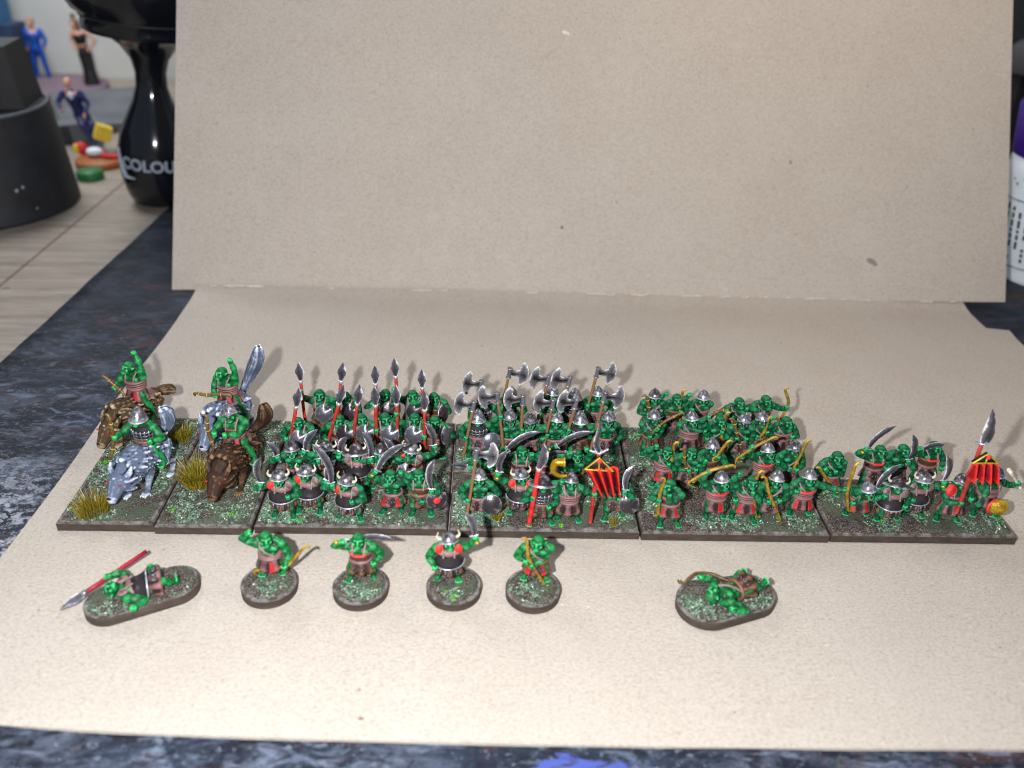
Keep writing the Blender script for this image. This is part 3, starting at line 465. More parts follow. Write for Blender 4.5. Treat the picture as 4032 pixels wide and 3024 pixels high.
# ---------------------------------------------------------------- the green warriors
def catmull(P,n=6):
    P=[np.array(q,float) for q in P]; out=[]
    Q=[2*P[0]-P[1]]+P+[2*P[-1]-P[-2]]
    for i in range(1,len(Q)-2):
        a,b,c,d=Q[i-1:i+3]
        for k in range(n):
            t=k/n; out.append(.5*((2*b)+(-a+c)*t+(2*a-5*b+4*c-d)*t*t+(-a+3*b-3*c+d)*t**3))
    out.append(P[-1]); return out
def ik(S,H,a,b,hint):
    d=H-S; L=np.linalg.norm(d); m=(a+b)*.985
    if L>m: H=S+d/L*m; L=m
    if L<.12: L=.12; H=S+unit(d)*L
    d=unit(H-S); x=(a*a-b*b+L*L)/(2*L); h=math.sqrt(max(a*a-x*x,1e-5))
    hp=np.array(hint,float); hp=unit(hp-d*np.dot(hp,d))
    return S+d*x+hp*h,H
def fist(b,H,wd,grip,side,big=1.0):
    """palm, four curled fingers of unequal length and a thumb, closed round the grip axis"""
    g=unit(np.array(grip,float)); w_=unit(wd-g*np.dot(wd,g)) if np.linalg.norm(wd-g*np.dot(wd,g))>.05 else frame(g)[0]
    n_=np.cross(g,w_)*side
    b.sph(H,(.052*big,)*3,n=10,m=7)
    for i,(o,l) in enumerate(((.042,.92),(.014,1.0),(-.014,.96),(-.040,.8))):
        c=H+g*o*big
        b.tube([c-n_*.03*big,c+w_*.048*big*l-n_*.02*big,c+w_*.05*big*l+n_*.03*big,c+n_*.05*big],[.017*big]*4,6)
    b.tube([H-w_*.02*big+g*.02,H+g*.055*big+n_*.03*big,H+g*.05*big+n_*.055*big+w_*.02],[.02*big,.019*big,.015*big],6)
EYE=None
def orc(f,root,rnd,dz=0.0,legs=None,skin='skin',voxel=.0185):
    kit=f['kit']; hz=f.get('hz',.97); sc=hz/.97
    lean=f.get('lean',0)+rnd.uniform(.02,.16); twist=f.get('rz',0)+rnd.uniform(-.15,.15)
    Rl=rotm((0,0,1),twist)@rotm((1,0,0),lean); piv=V3(0,0,.46)
    dz_=V3(0,0,dz)
    crouch=hz-.97
    def T(q): 
        q=np.array(q,float); return Rl@(q-piv)+piv+V3(0,.02+lean*.18,crouch*.8)+dz_
    def TL(q): return np.array(q,float)+V3(0,0,crouch*.5)+dz_
    b=MB()
    # torso
    b.T=T
    b.sph((0,0,.46),(.165,.125,.10)); b.sph((0,-.01,.57),(.155,.125,.13)); b.sph((0,.0,.72),(.205,.14,.135))
    for s in (-1,1):
        b.sph((s*.085,-.095,.745),(.088,.05,.062)); b.sph((s*.06,-.105,.63),(.05,.03,.035)); b.sph((s*.055,-.11,.565),(.048,.03,.032))
        b.tube([(s*.05,.04,.86),(s*.13,.03,.85),(s*.2,.0,.81)],[.07,.065,.07],8); b.sph((s*.12,.09,.76),(.09,.06,.11))
    b.tube([(0,.0,.8),(0,-.05,.90)],[.085,.075],10)
    b.T=None
    # head
    turn=f.get('turn',rnd.uniform(-.3,.3)); Hr=Rl@rotm((0,0,1),turn)@rotm((1,0,0),-lean*.9-rnd.uniform(.2,.42))@rotm((0,1,0),rnd.uniform(-.12,.12))
    hc=T((0,-.085,.985))+V3(0,0,.02)
    hT=lambda q: Hr@(np.array(q,float)*1.13)+hc
    b.T=hT
    b.sph((0,.01,.022),(.098,.112,.105),n=14,m=10); b.sph((0,-.045,-.055),(.074,.07,.058)); b.tube([(-.058,-.085,.032),(0,-.108,.022),(.058,-.085,.032)],[.018,.024,.018],8)
    b.sph((0,-.118,-.012),(.021,.024,.026)); b.sph((.0,-.098,-.092),(.045,.03,.022))
    for s in (-1,1):
        b.sph((s*.06,-.082,-.028),(.028,.026,.024)); b.tube([(s*.09,.0,.0),(s*.118,.012,.018),(s*.14,.03,.035)],[.026,.02,.008],6)
    if f['mouth']=='roar': b.ring((0,-.12,-.06),(.04,.036),.0165,12,6,(0,-1,.15))
    else:
        b.tube([(-.042,-.095,-.066),(0,-.12,-.058),(.042,-.095,-.066)],[.012,.014,.012],6); b.tube([(-.036,-.092,-.09),(0,-.115,-.084),(.036,-.092,-.09)],[.012,.015,.012],6)
    b.T=None
    # legs
    L=legs or [(-.155+rnd.uniform(-.05,.02),rnd.uniform(-.1,.08),0),(.155+rnd.uniform(-.02,.05),rnd.uniform(-.1,.1),0)]
    for s,ft in zip((-1,1),L):
        ft=np.array(ft,float); hip=TL((s*.09,.0,.43)); ank=ft+V3(0,.02,.07)
        kn,_=ik(hip,ank,.21,.2,(s*.25,-1,.15))
        b.tube([hip,(hip*.5+kn*.5)+V3(s*.01,0,0),kn],[.105,.098,.074],10); b.tube([kn,kn*.6+ank*.4+V3(0,.02,0),ank],[.07,.075,.046],10)
        an=rnd.uniform(.1,.5)*s; fd=V3(math.sin(an),-math.cos(an),0); sd=V3(math.cos(an),math.sin(an),0)
        b.tube([ank+V3(0,0,-.03),ft+fd*.05+V3(0,0,.035),ft+fd*.1+V3(0,0,.026)],[.056,.054,.042],8,asp=1)
        for i,o in enumerate((-.042,-.014,.014,.04)):
            b.tube([ft+fd*.08+sd*o+V3(0,0,.03),ft+fd*(.165-.012*abs(i-1.3))+sd*o*1.35+V3(0,0,.02)],[.022,.02],6)
    # arms
    hands={}
    gripdir={'A':V3(0,-.2,1),'B':V3(0,-.2,1)}
    for it in f['items']:
        if it[0]=='sword' or it[0]=='bone':
            h=f[it[1]] or (0,0,0); gripdir[it[1]]=np.array(it[2])-np.array(h)
        if it[0] in('spear','axe'): gripdir['A']=np.array(it[1])-np.array(it[2])
        if it[0]=='bow' : gripdir['A']=np.array(it[1])-np.array(it[-1])
    AR=.27
    for k,s in (('A',-1),('B',1)):
        S=T((s*.212,.0,.782)); H=f[k]
        H=np.array(H,float)+(0 if f.get('abs') else 0) if H is not None else T((s*.27,-.12,.5))
        hint=(s*.8,.35,-.75) if H[2]<S[2]+.1 else (s*1,.1,-.25)
        el,H=ik(S,H,AR,AR-.02,hint); hands[k]=H
        b.sph(S,(.096,.092,.09),n=10,m=7); m1=S*.5+el*.5
        b.tube([S,m1,el],[.08,.082,.056],10); b.sph(m1+V3(0,-.035,0),(.062,.055,.062),n=8,m=6)
        wr=el+(H-el)*.86; b.tube([el,el*.6+wr*.4,wr],[.056,.073,.043],10)
        fist(b,H,unit(H-el),gripdir[k],s)
    body=obj('body',fuse(b,voxel,'warrior_body'),skin,root)
    # mouth and eyes
    m_=MB(); m_.T=hT
    if f['mouth']=='roar': m_.sph((0,-.118,-.06),(.034,.02,.03),n=8,m=6)
    else: m_.tube([(-.036,-.094,-.077),(0,-.114,-.071),(.036,-.094,-.077)],[.006,.008,.006],5)
    obj('mouth',m_,'mouth',body)
    if f['helm']!='nasal':
        for s in (-1,1):
            e=MB(); e.T=hT; e.sph((s*.036,-.098,.004),(.021,.014,.012),n=6,m=4); obj('eye',e,'mouth',body)
    # kilt and belt
    lm='leather' if rnd.random()<.65 or kit in('bands','bands1','panel') else 'leather2'
    k_=MB(); k_.T=TL; npl=rnd.choice([12,14,16]); ph=rnd.random()*6
    amp=[0,.03,.07,.1,.1]
    pr=[(.165,.13,.50),(.186,.150,.47),(.205,.172,.40),(.232,.198,.31),(.246,.212,.255)]
    k_.lathe(pr,npl*4,mod=lambda t,k:1+amp[k]*math.copysign(abs(math.cos(npl*t/2+ph))**.6,math.cos(npl*t/2+ph)) + rnd.uniform(-.004,.004))
    kilt=obj('kilt',k_,lm,root)
    b_=MB(); b_.T=TL; b_.ring((0,0,.5),(.178,.142),.03,28,8,(0,0,1),1.15); obj('belt',b_,'strap' if rnd.random()<.4 else lm,root)
    if kit!='plate' and kit not in('bands','bands1','panel'):
        a_=MB(); a_.T=TL; d=[]
        for i in range(rnd.choice([3,4,5])):
            t=-math.pi/2+(-.55+.27*i)+rnd.uniform(-.06,.06); rx,ry=.222,.19
            a_.box((math.cos(t)*rx,math.sin(t)*ry-.012,.375),(.013,.009,rnd.uniform(.02,.05)),rotm((0,0,1),t+math.pi/2)@rotm((0,1,0),rnd.uniform(-.5,.5)))
            a_.sph((math.cos(t+.13)*rx,math.sin(t+.13)*ry-.016,.425),.016,n=6,m=4)
        obj('belt_fittings',a_,'fitting' if kit in('vest','mail','bare') else 'strap',root)
    if f.get('panel') or kit=='panel' or (f['kind']=='archer' and rnd.random()<.35):
        for t0 in ((-1.05,-2.3) if kit=='panel' or f.get('panel') else (-1.3,)):
            p_=MB(); p_.T=TL; p_.lathe([(.2,.165,.45),(.226,.192,.38),(.256,.222,.31),(.262,.23,.262),(.25,.215,.255),(.19,.155,.45)],4,a0=t0-.17,a1=t0+.17,mod=lambda t,k:1.0)
            obj('red_kilt_panel',p_,'red',kilt)
    # torso clothing
    Tm=T
    if kit in('bands','bands1'):
        s_=MB(); s_.T=Tm; prof=[]
        z0=.475; top=.70 if kit=='bands' else .58; nb=4 if kit=='bands' else 2
        for i in range(nb):
            za=z0+(top-z0)*i/nb; zb=z0+(top-z0)*(i+1)/nb; g=.012*i
            prof+=[(.172+g,.150+g*.6,za+.004),(.200+g,.176+g*.6,za+.016),(.198+g,.174+g*.6,zb-.014),(.170+g,.148+g*.6,zb-.002)]
        s_.lathe(prof,28); obj('leather_wraps',s_,'leather',root)
    if kit=='vest' or kit=='panel':
        s_=MB(); s_.T=Tm; s_.lathe([(.165,.14,.46),(.186,.166,.5),(.186,.168,.6),(.212,.176,.68),(.216,.176,.70),(.19,.15,.705)],28); obj('leather_vest',s_,'leather' if rnd.random()<.5 else 'leather2',root)
    if kit=='mail':
        s_=MB(); s_.T=Tm; s_.lathe([(.15,.13,.38),(.195,.172,.42),(.192,.17,.55),(.214,.178,.7),(.215,.165,.78),(.16,.12,.84)],28); u=obj('padded_tunic',s_,'under',root)
        n_=MB(); n_.T=Tm
        zs=[.43,.505,.58,.655,.73]
        def sf(t,z):
            rx=np.interp(z,[.42,.55,.7,.78],[.2,.197,.219,.22]); ry=np.interp(z,[.42,.55,.7,.78],[.178,.176,.184,.171]); return V3(rx*math.cos(t),ry*math.sin(t),z)
        for z in zs: n_.tube([sf(-math.pi*.5+a,z) for a in np.linspace(-1.5,1.5,13)],.0125,4,round_=False)
        for a in np.linspace(-1.3,1.3,8): n_.tube([sf(-math.pi*.5+a,z) for z in np.linspace(.41,.77,6)],.0125,4,round_=False)
        obj('mail_links',n_,'mail',u)
    if kit=='plate':
        s_=MB(); s_.T=Tm; s_.lathe([(.15,.13,.46),(.18,.16,.5),(.185,.165,.6),(.21,.175,.70),(.205,.165,.76),(.15,.12,.8)],26); obj('leather_jerkin',s_,'leather',root)
        p_=MB(); p_.T=Tm; p_.lathe([(.17,.155,.735),(.2,.19,.70),(.205,.2,.62),(.222,.224,.56),(.262,.262,.50),(.272,.272,.475),(.262,.26,.47),(.2,.2,.55),(.17,.16,.735)],18,a0=math.pi*1.0,a1=math.pi*2.0)
        bp=obj('belly_plate',p_,'steeld',root)
        r_=MB(); r_.T=Tm; r_.tube([V3(.272*math.cos(t),.272*math.sin(t),.478) for t in np.linspace(math.pi,2*math.pi,15)],.014,6); obj('plate_rim',r_,'steeld',bp)
        for i in range(4):
            t=-math.pi/2+(-.6+.4*i); q=MB(); q.T=TL; q.box((math.cos(t)*.25,math.sin(t)*.225,.36),(.028,.012,.05),rotm((0,0,1),t+math.pi/2),.8); q.sph((math.cos(t)*.26,math.sin(t)*.235,.325),.018,n=6,m=4); obj('hanging_tab',q,'fitting',root)
    if kit in('bands','bands1','bare') and f['kind'] in('archer','hornblower') :
        t_=MB(); t_.T=Tm; sg=rnd.choice([-1,1]) if kit=='bare' else -1
        t_.tube(catmull([(sg*.13,.06,.87),(sg*.125,-.1,.82),(sg*.04,-.165,.73),(-sg*.07,-.158,.62),(-sg*.15,-.11,.53)],4),.02,6,asp=.6); obj('chest_strap',t_,'strap',root)
    if kit in('vest','panel','plate','bands') and f['kind']!='archer':
        for s in(-1,1):
            t_=MB(); t_.T=Tm; t_.tube(catmull([(s*.12,.08,.86),(s*.115,-.02,.885),(s*.1,-.13,.80),(s*.095,-.178,.70)],4),.019,6,asp=.6); obj('shoulder_strap',t_,'strap',root)
    if f.get('sash'):
        t_=MB(); t_.T=Tm; t_.tube(catmull([(-.12,-.15,.715),(-.06,-.183,.705),(.06,-.183,.705),(.12,-.15,.715)],4),.027,6,asp=.8); obj('red_chest_band',t_,'red',root)
    pads=f.get('pads'); 
    if kit=='plate' or pads:
        for s in(-1,1):
            red=pads==2 or pads==3 and s<0 or pads==1 and s<0
            if pads==3 and s>0: continue
            p_=MB(); p_.T=Tm; big=1.55 if pads==3 else 1
            p_.sph((s*.165,-.10,.845),(.066*big,.036*big,.088*big),rotm((0,1,0),-s*.45)@rotm((1,0,0),-.35),n=10,m=8); p_.ring((s*.165,-.105,.845),(.06*big,.08*big),.012,14,5,Rl@V3(s*.15,-1,.4))
            obj('shoulder_pad',p_,'red' if red else 'strap',root)
    # helmet
    hm=f['helm']
    if hm:
        h=MB(); h.T=hT; hor=[]
        if hm in('cone','nasal'):
            h.lathe([(.098,.11,.02),(.117,.13,.022),(.121,.134,.04),(.117,.13,.075),(.1,.112,.125),(.07,.08,.165),(.035,.04,.198),(.008,.01,.218)],20,c=(0,.012))
            h.ring((0,.012,.03),(.119,.132),.012,22,6)
        elif hm=='horn':
            h.lathe([(.098,.11,.0),(.12,.135,.0),(.125,.138,.04),(.118,.13,.09),(.092,.105,.14),(.05,.06,.17),(.012,.012,.18)],20,c=(0,.012))
            h.ring((0,.008,.012),(.135,.148),.017,22,6,(0,.1,1),.7)
        elif hm in('hat','hat0'):
            h.lathe([(.1,.11,.01),(.225,.21,.0),(.228,.212,.012),(.14,.15,.05),(.12,.13,.09),(.09,.1,.14),(.045,.05,.175),(.01,.01,.185)],24,c=(0,.012),mod=lambda t,k:1+(.1*math.cos(2*t) if k in(1,2) else 0))
        elif hm=='hood':
            fl=lambda t,k:1+([0,.42,.44,.22,.05,0,0,0][k])*max(0,math.sin(t))+(.12 if k in(1,2) else 0)
            h.lathe([(.1,.11,-.02),(.128,.135,-.03),(.13,.137,-.015),(.126,.135,.05),(.105,.12,.115),(.075,.085,.165),(.038,.04,.205),(.008,.01,.225)],22,c=(0,.02),mod=fl)
            h.ring((0,.03,-.01),(.14,.155),.014,22,6,(0,-.2,1))
        ho=obj('helmet',h,'steel' if hm in('cone','nasal','hood') and rnd.random()<.7 else 'steeld',root)
        if hm=='nasal':
            n_=MB(); n_.T=hT; n_.tube([(0,-.06,.18),(0,-.115,.11),(0,-.135,.03),(0,-.148,-.05)],[.012,.014,.016,.019],6); n_.tube([(-.11,-.05,.025),(-.06,-.118,.03),(0,-.14,.032),(.06,-.118,.03),(.11,-.05,.025)],.013,6)
            n_.tube([(-.12,.01,.06),(-.075,.0,.15),(0,0,.215),(.075,.0,.15),(.12,.01,.06)],.011,6); obj('nose_guard',n_,'mail',ho)
        if hm in('horn','hat'):
            for s in(-1,1):
                q=MB(); q.T=hT; x0=.1
                q.tube(catmull([(s*x0,-.0,.07),(s*(x0+.045),-.005,.085),(s*(x0+.07),-.01,.13),(s*(x0+.05),-.015,.19)],4),list(np.linspace(.032,.008,13)),8); obj('horn',q,'bone',ho)
    # arms and gear
    for it in f['items']:
        k=it[0]
        if k=='spear':
            tip=np.array(it[1],float); low=np.array(it[2],float); d=unit(tip-low); pike=len(it)>3
            if d[2]<.8: d=unit(V3(d[0],0,abs(d[2])+.6))
            end=tip+d*((.0-tip[2])/d[2]) if not f.get('lie') else low
            hl=.5 if not pike else .62; r=.036 if not pike else .048
            s_=MB(); n=9; s_.tube([end+(tip-d*hl-end)*t+V3(rnd.uniform(-.006,.006),rnd.uniform(-.006,.006),0) for t in np.linspace(0,1,n)],[r*rnd.uniform(.92,1.06) for _ in range(n)],9)
            so=obj('spear',s_,'redwood' if not pike else 'red',root)
            sd=V3(1,0,0)
            h_=MB(); P=[tip-d*hl*(1-t) for t in (0,.12,.28,.42,.6,.8,1)]; W_=[.038,.05,.07,.1,.085,.045,.003] if not pike else [.05,.06,.08,.085,.08,.05,.004]
            if pike: P=[q+V3(.05*math.sin(t*3.1),0,0) for q,t in zip(P,(0,.12,.28,.42,.6,.8,1))]
            h_.bladeT(P,W_,.034,np.cross(d,V3(0,-1,0))); obj('spearhead',h_,'bladesteel',so,smooth=False)
            c_=MB(); c_.tube([tip-d*(hl+.05),tip-d*(hl-.02)],[.048,.05],10,round_=False); c_.ring(tip-d*(hl-.01),.047,.016,12,6,d); obj('collar',c_,'steel',so)
        if k=='axe':
            top=np.array(it[1],float); low=np.array(it[2],float); sd=it[3]; d=unit(top-low)
            if d[2]<.7: d=unit(V3(d[0],d[1],.9))
            end=top+d*((.02-top[2])/d[2]); n=8
            s_=MB(); s_.tube([end+(top-d*.1-end)*t+V3(rnd.uniform(-.006,.006),0,0) for t in np.linspace(0,1,n)],[.032*rnd.uniform(.92,1.08) for _ in range(n)],9); so=obj('axe',s_,'wood',root)
            h_=MB(); h_.tube([top-d*.24,top-d*.22,top-d*.03,top],[.052,.047,.046,.06],12,round_=False); h_.ring(top-d*.0,.052,.015,12,5,d); h_.ring(top-d*.24,.052,.014,12,5,d)
            X=unit(np.cross(V3(0,1,0),d))*sd; X=unit(X+V3(0,-.15*rnd.random(),0)); Nn=unit(np.cross(X,d)); c0=top-d*.1; outlS=1.18
            outl=[(.02,.045),(.13,.055),(.19,.085),(.185,.13),(.215,.165),(.19,.215),(.235,.255),(.285,.21),(.33,.12),(.345,.0),(.33,-.11),(.285,-.2),(.23,-.245),(.195,-.21),(.21,-.165),(.19,-.135),(.2,-.09),(.13,-.065),(.02,-.05)]; outl=[(x*outlS if x>.05 else x,z*1.25) for x,z in outl]
            vs=[];m_=len(outl); half=m_//2
            for yy in (-.016,.016):
                for (x,z) in outl: e=1 if x<.3 else .25; vs.append(c0+X*x+d*z+Nn*yy*e)
            fs=[(i,(i+1)%m_,m_+(i+1)%m_,m_+i) for i in range(m_)]; mid=[]
            for i in range(half):
                p1=V3(*outl[i],0);p2=V3(*outl[m_-1-i],0); c_=p1*.5+p2*.5
                if i>=5: c_=V3(.285,c_[1],0) if i<half-1 else V3(.335,0,0)
                mid.append(c_)
            for sgn,o_,fl in ((-1,0,False),(1,m_,True)):
                b0=len(vs); vs+=[c0+X*c_[0]+d*c_[1]+Nn*.024*sgn for c_ in mid]
                for i in range(half-1):
                    for q in ((o_+i,o_+i+1,b0+i+1,b0+i),(b0+i,b0+i+1,o_+m_-2-i,o_+m_-1-i)): fs.append(tuple(reversed(q)) if fl else q)
                q=(o_+half-1,o_+half,o_+half+1,b0+half-1) if m_%2 else (o_+half-1,o_+half,b0+half-1)
                fs.append(tuple(reversed(q)) if fl else q)
            t0=len(h_.v); h_.tone=[.6]*t0+([.2 if x<.1 else 1. for x,z in outl]*2)+[.12]*(2*half)
            h_.add(vs,fs); obj('axe_head',h_,'axesteel',so,smooth=False)
        if k=='sword':
            H=hands[it[1]]; tip=np.array(it[2],float); want=np.array(f[it[1]],float) if f[it[1]] is not None else H
            tip=tip+(H-want)*.5; L=max(.3,np.linalg.norm(tip-H)); d=unit(tip-H); perp=unit(np.cross(V3(0,-1,0),d)); sg=1 if d[0]>0 else -1
            bw=.058 if L<.75 else .064; K=9; P=[];W_=[]
            for i in range(K):
                t=i/(K-1); P.append(H+d*(.07+(L-.07)*t)+perp*sg*(.13*L*4*t*(1-t)*.8)); W_.append(bw*(.62+.55*math.sin(t*2.3))*(1 if t<.72 else max(.04,(1-t)/.28)**.7))
            g_=MB(); g_.tube([H-d*.07,H+d*.07],[.02,.02],7); g=obj('sword',g_,'leather',root)
            b_=MB(); b_.bladeT(P,W_,.022,perp,(1,.15)); obj('blade',b_,'bladesteel',g,smooth=False)
            q=MB(); q.tube([H+d*.075-perp*.07,H+d*.065,H+d*.075+perp*.07],[.014,.022,.014],6); obj('crossguard',q,'steeld',g)
            q=MB(); q.sph(H-d*.1,(.044 if it[3] else .03,)*3,n=10,m=7); obj('pommel',q,'gold' if it[3] else 'strap',g)
        if k=='bow':
            pts=[np.array(q,float) for q in it[1:]]; col='bowgold' if (f.get('goldbow') or (rnd.random()<.55 and not f.get('brownbow'))) else 'bowbrown'
            P=catmull(pts,6); d1=unit(P[-1]-P[-2]); d0=unit(P[0]-P[1]); c=1 if pts[0][0]>0 else -1
            nn=unit(np.cross(d0,V3(0,-1,0)))*c; hk=[P[0]+d0*.05+nn*.07,P[0]+d0*.06+nn*.03]; nn2=unit(np.cross(d1,V3(0,-1,0)))*-c
            tl=[P[-1]+d1*.05+nn2*.03,P[-1]+d1*.04+nn2*.07]; A=hk+P+tl; n=len(A); R_=[.024+.012*math.sin(math.pi*i/(n-1)) for i in range(n)]
            b_=MB(); b_.tube(A,R_,8); bo=obj('bow',b_,col,root)
            for i in range(4,n-4,max(3,n//4)):
                q=MB(); q.ring(A[i],R_[i]*1.05,.009,8,4,A[i+1]-A[i]); obj('bow_binding',q,'bowbrown' if col=='bowgold' else 'bowgold',bo)
        if k=='shield':
            c=np.array(it[1],float); kd=it[2]; R=.2
            nrm=unit(V3(rnd.uniform(-.35,.25),-1,.3)) if kd!='s' else unit(V3(.85,-.5,.2)); x,y,_=frame(nrm); 
            if np.dot(y,V3(0,0,1))<0: y=-y;x=-x
            c=c+nrm*.06+V3(0,0,-.02)
            def sm(t,kk): 
                if kd=='r' or kk>5 or kk==0: return 1
                a=(t-math.pi/2+.5)%(2*math.pi); a=a-2*math.pi if a>math.pi else a
                g=1-.42*math.exp(-(a/.26)**2)+.12*math.exp(-((abs(a)-.5)/.16)**2)
                return 1+(g-1)*(1-abs(kk-2.5)*.1)
            s_=MB(); M3=np.array([x,y,np.cross(x,y)]).T; zf=1 if np.dot(np.cross(x,y),nrm)>0 else -1
            s_.T=lambda q:M3@V3(q[0],q[1],q[2]*zf)+c
            s_.lathe([(.02,.02,-.01),(R*.9,R*1.0,-.028),(R*.98,R*1.1,-.02),(R*.98,R*1.1,-.004),(R*.86,R*.98,.008),(R*.6,R*.7,.03),(R*.3,R*.34,.044),(.01,.01,.05)],32,mod=sm); so=obj('shield',s_,'steeld' if rnd.random()<.5 else 'steel',root)
            if kd=='b': q=MB(); q.T=s_.T; q.sph((0,0,.045),(.07,.07,.03),n=12,m=6); obj('shield_boss',q,'red',so)
        if k=='horn':
            q=MB(); P=catmull([np.array(a,float) for a in it[1:]],5); n=len(P); q.tube(P,[.028+.062*(i/(n-1))**1.3 for i in range(n)],12,round_=False); q.ring(P[-1],.09,.014,14,6,P[-1]-P[-2]); obj('war_horn',q,'gold',root)
        if k=='bone':
            H=hands[it[1]]; tip=H+(np.array(it[2],float)-np.array(f[it[1]],float)); d=unit(tip-H); x,_,_=frame(d)
            q=MB(); q.tube([H-d*.1,H,H+(tip-H)*.6,tip],[.026,.028,.034,.045],8); q.sph(tip+x*.035,.045,n=8,m=6); q.sph(tip-x*.035,.045,n=8,m=6); q.sph(H-d*.12+x*.02,.03,n=8,m=6); q.sph(H-d*.12-x*.02,.03,n=8,m=6); obj('bone_club',q,'bone',root)
        if k=='gold':
            c=np.array(it[1],float)
            bm=bmesh.new(); bmesh.ops.create_icosphere(bm,subdivisions=2,radius=.19); me=bpy.data.meshes.new('drum')
            for v in bm.verts: v.co=Vector((v.co.x,v.co.y*.6,v.co.z))*(1+rnd.uniform(-.07,.07))+Vector(c)
            bm.to_mesh(me); bm.free(); obj('gold_drum',me,'gold',root)
            q=MB(); q.ring(c+V3(-.05,.06,-.02),(.16,.17),.035,18,6,(-.35,1,0)); obj('drum_rim',q,'redwood',root)
        if k=='banner':
            tip,gd,low,ta,tl,tr,ca,cb,cc,cd=[np.array(a,float) for a in it[1:11]]; v=it[11]
            q=MB(); ax=unit(gd-low); n=10; e=low
            q.tube([e+(gd-ax*.02-e)*t for t in np.linspace(0,1,n)],[.038*rnd.uniform(.95,1.05) for _ in range(n)],10); po=obj('banner_pole',q,'redwood',root)
            q=MB(); d=unit(tip-gd); pp=unit(np.cross(V3(0,-1,0),d)); L=np.linalg.norm(tip-gd)
            if v:
                q.bladeT([gd+(tip-gd)*t+pp*(-.07*math.sin(t*2.6)) for t in np.linspace(0,1,8)],[.05,.08,.1,.1,.09,.07,.045,.006],.05,pp)
                q.bladeT([gd-pp*.1+(tip-gd)*t*.8+pp*(.06*t) for t in np.linspace(0,1,7)],[.05,.09,.11,.1,.08,.05,.006],.04,pp)
            else: q.bladeT([gd+(tip-gd)*t+pp*(.05*math.sin(t*6)) for t in np.linspace(0,1,8)],[.045,.06,.05,.045,.045,.04,.03,.006],.04,pp)
            obj('banner_blade',q,'bladesteel',po,smooth=False)
            q=MB(); q.tube([gd-pp*.16+V3(0,0,-.01)+d*.05,gd-pp*.06-d*.01,gd+pp*.06-d*.01,gd+pp*.16+d*.05],[.02,.032,.032,.02],8); q.ring(gd,.055,.02,12,6,d); obj('guard',q,'steel',po)
            off=V3(0,-.15,0)
            q=MB(); 
            for a,b2 in((ta,tl),(ta,tr),(tl,tr),(ta,(tl+tr)/2)): q.tube([a+off,b2+off],.017,6)
            obj('triangle_emblem',q,'gold',po)
            q=MB(); tb=[ta+off*.86,tl+off*.86,tr+off*.86]; q.add(tb+[t-off*.4 for t in tb],[(0,1,2),(5,4,3),(0,3,4,1),(1,4,5,2),(2,5,3,0)]); obj('emblem_backing',q,'under',po)
            q=MB(); q.sph(ta+V3(0,-.2,-.05),(.045,.035,.045),n=10,m=7); obj('red_gem',q,'red',po)
            q=MB(); nu,nv=30,10; vs=[];fs=[]
            for j in range(nv+1):
                for i in range(nu+1):
                    u=i/nu;t=j/nv; tail=abs(((u*3.5)%1)-.5)*2; tt=t*(1-.22*tail if v==1 or 1 else 1)
                    P=(ca*(1-u)+cb*u)*(1-tt)+(cc*(1-u)+cd*u)*tt
                    vs.append(P+V3(0,-.14+.08*math.cos(u*3.5*2*math.pi)*(.3+t)-.05*math.sin(t*2),0))
            m0=len(vs); vs=vs+[p_+V3(0,.03,0) for p_ in vs]; W2=nu+1
            for j in range(nv):
                for i in range(nu):
                    a=j*W2+i; fs.append((a,a+W2,a+W2+1,a+1)); fs.append((m0+a,m0+a+1,m0+a+W2+1,m0+a+W2))
            for i in range(nu): fs.append((i,i+1,m0+i+1,m0+i)); a=nv*W2+i; fs.append((a+1,a,m0+a,m0+a+1))
            for j in range(nv): a=j*W2; fs.append((a+W2,a,m0+a,m0+a+W2)); a+=nu; fs.append((a,a+W2,m0+a+W2,m0+a))
            q.add(vs,fs); obj('banner_cloth',q,'clothred',po)
    return body,hT
GROUPS={'spearman':'spearmen standing in two ranks','swordsman':'swordsmen with curved blades','axeman':'axemen with long hafted axes','archer':'archers with curved bows'}
# ---------------------------------------------------------------- setting: table, mat, wall, cardboard
def slab(name,poly,z0,z1,mat,kind='structure',grid=None,**k):
    q=MB(); n=len(poly); q.add([V3(x,y,z0) for x,y in poly]+[V3(x,y,z1) for x,y in poly],[tuple(reversed(range(n))),tuple(range(n,2*n))]+[(i,(i+1)%n,n+(i+1)%n,n+i) for i in range(n)])
    return obj(name,q,mat,smooth=False,kind=kind,**k)
tb=thing('wooden_table','','',(0,0,0)); tb['kind']='structure'
xs=[-75,-46,-26,-17.22,8,36,70]
for a,b_ in zip(xs[:-1],xs[1:]):
    q=MB(); e=.04
    q.add([V3(a+.02,-30,-3),V3(b_-.02,-30,-3),V3(b_-.02,44,-3),V3(a+.02,44,-3),V3(a+.02,-30,-.30),V3(b_-.02,-30,-.30),V3(b_-.02,44,-.30),V3(a+.02,44,-.30),V3(a+.02+e,-30,-.25),V3(b_-.02-e,-30,-.25),V3(b_-.02-e,44,-.25),V3(a+.02+e,44,-.25)],[(3,2,1,0),(0,1,5,4),(1,2,6,5),(2,3,7,6),(3,0,4,7),(4,5,9,8),(5,6,10,9),(6,7,11,10),(7,4,8,11),(8,9,10,11)])
    obj('plank',q,'table',tb,smooth=False)
q=MB(); q.box((-17.22,7,-.32),(.03,36,.05)); obj('plank_joint',q,flat('reddish_joint',lin(104,70,64)),tb,smooth=False)
slab('wall',[(-90,44.2),(90,44.2),(90,46),(-90,46)],-12,60,'wall')
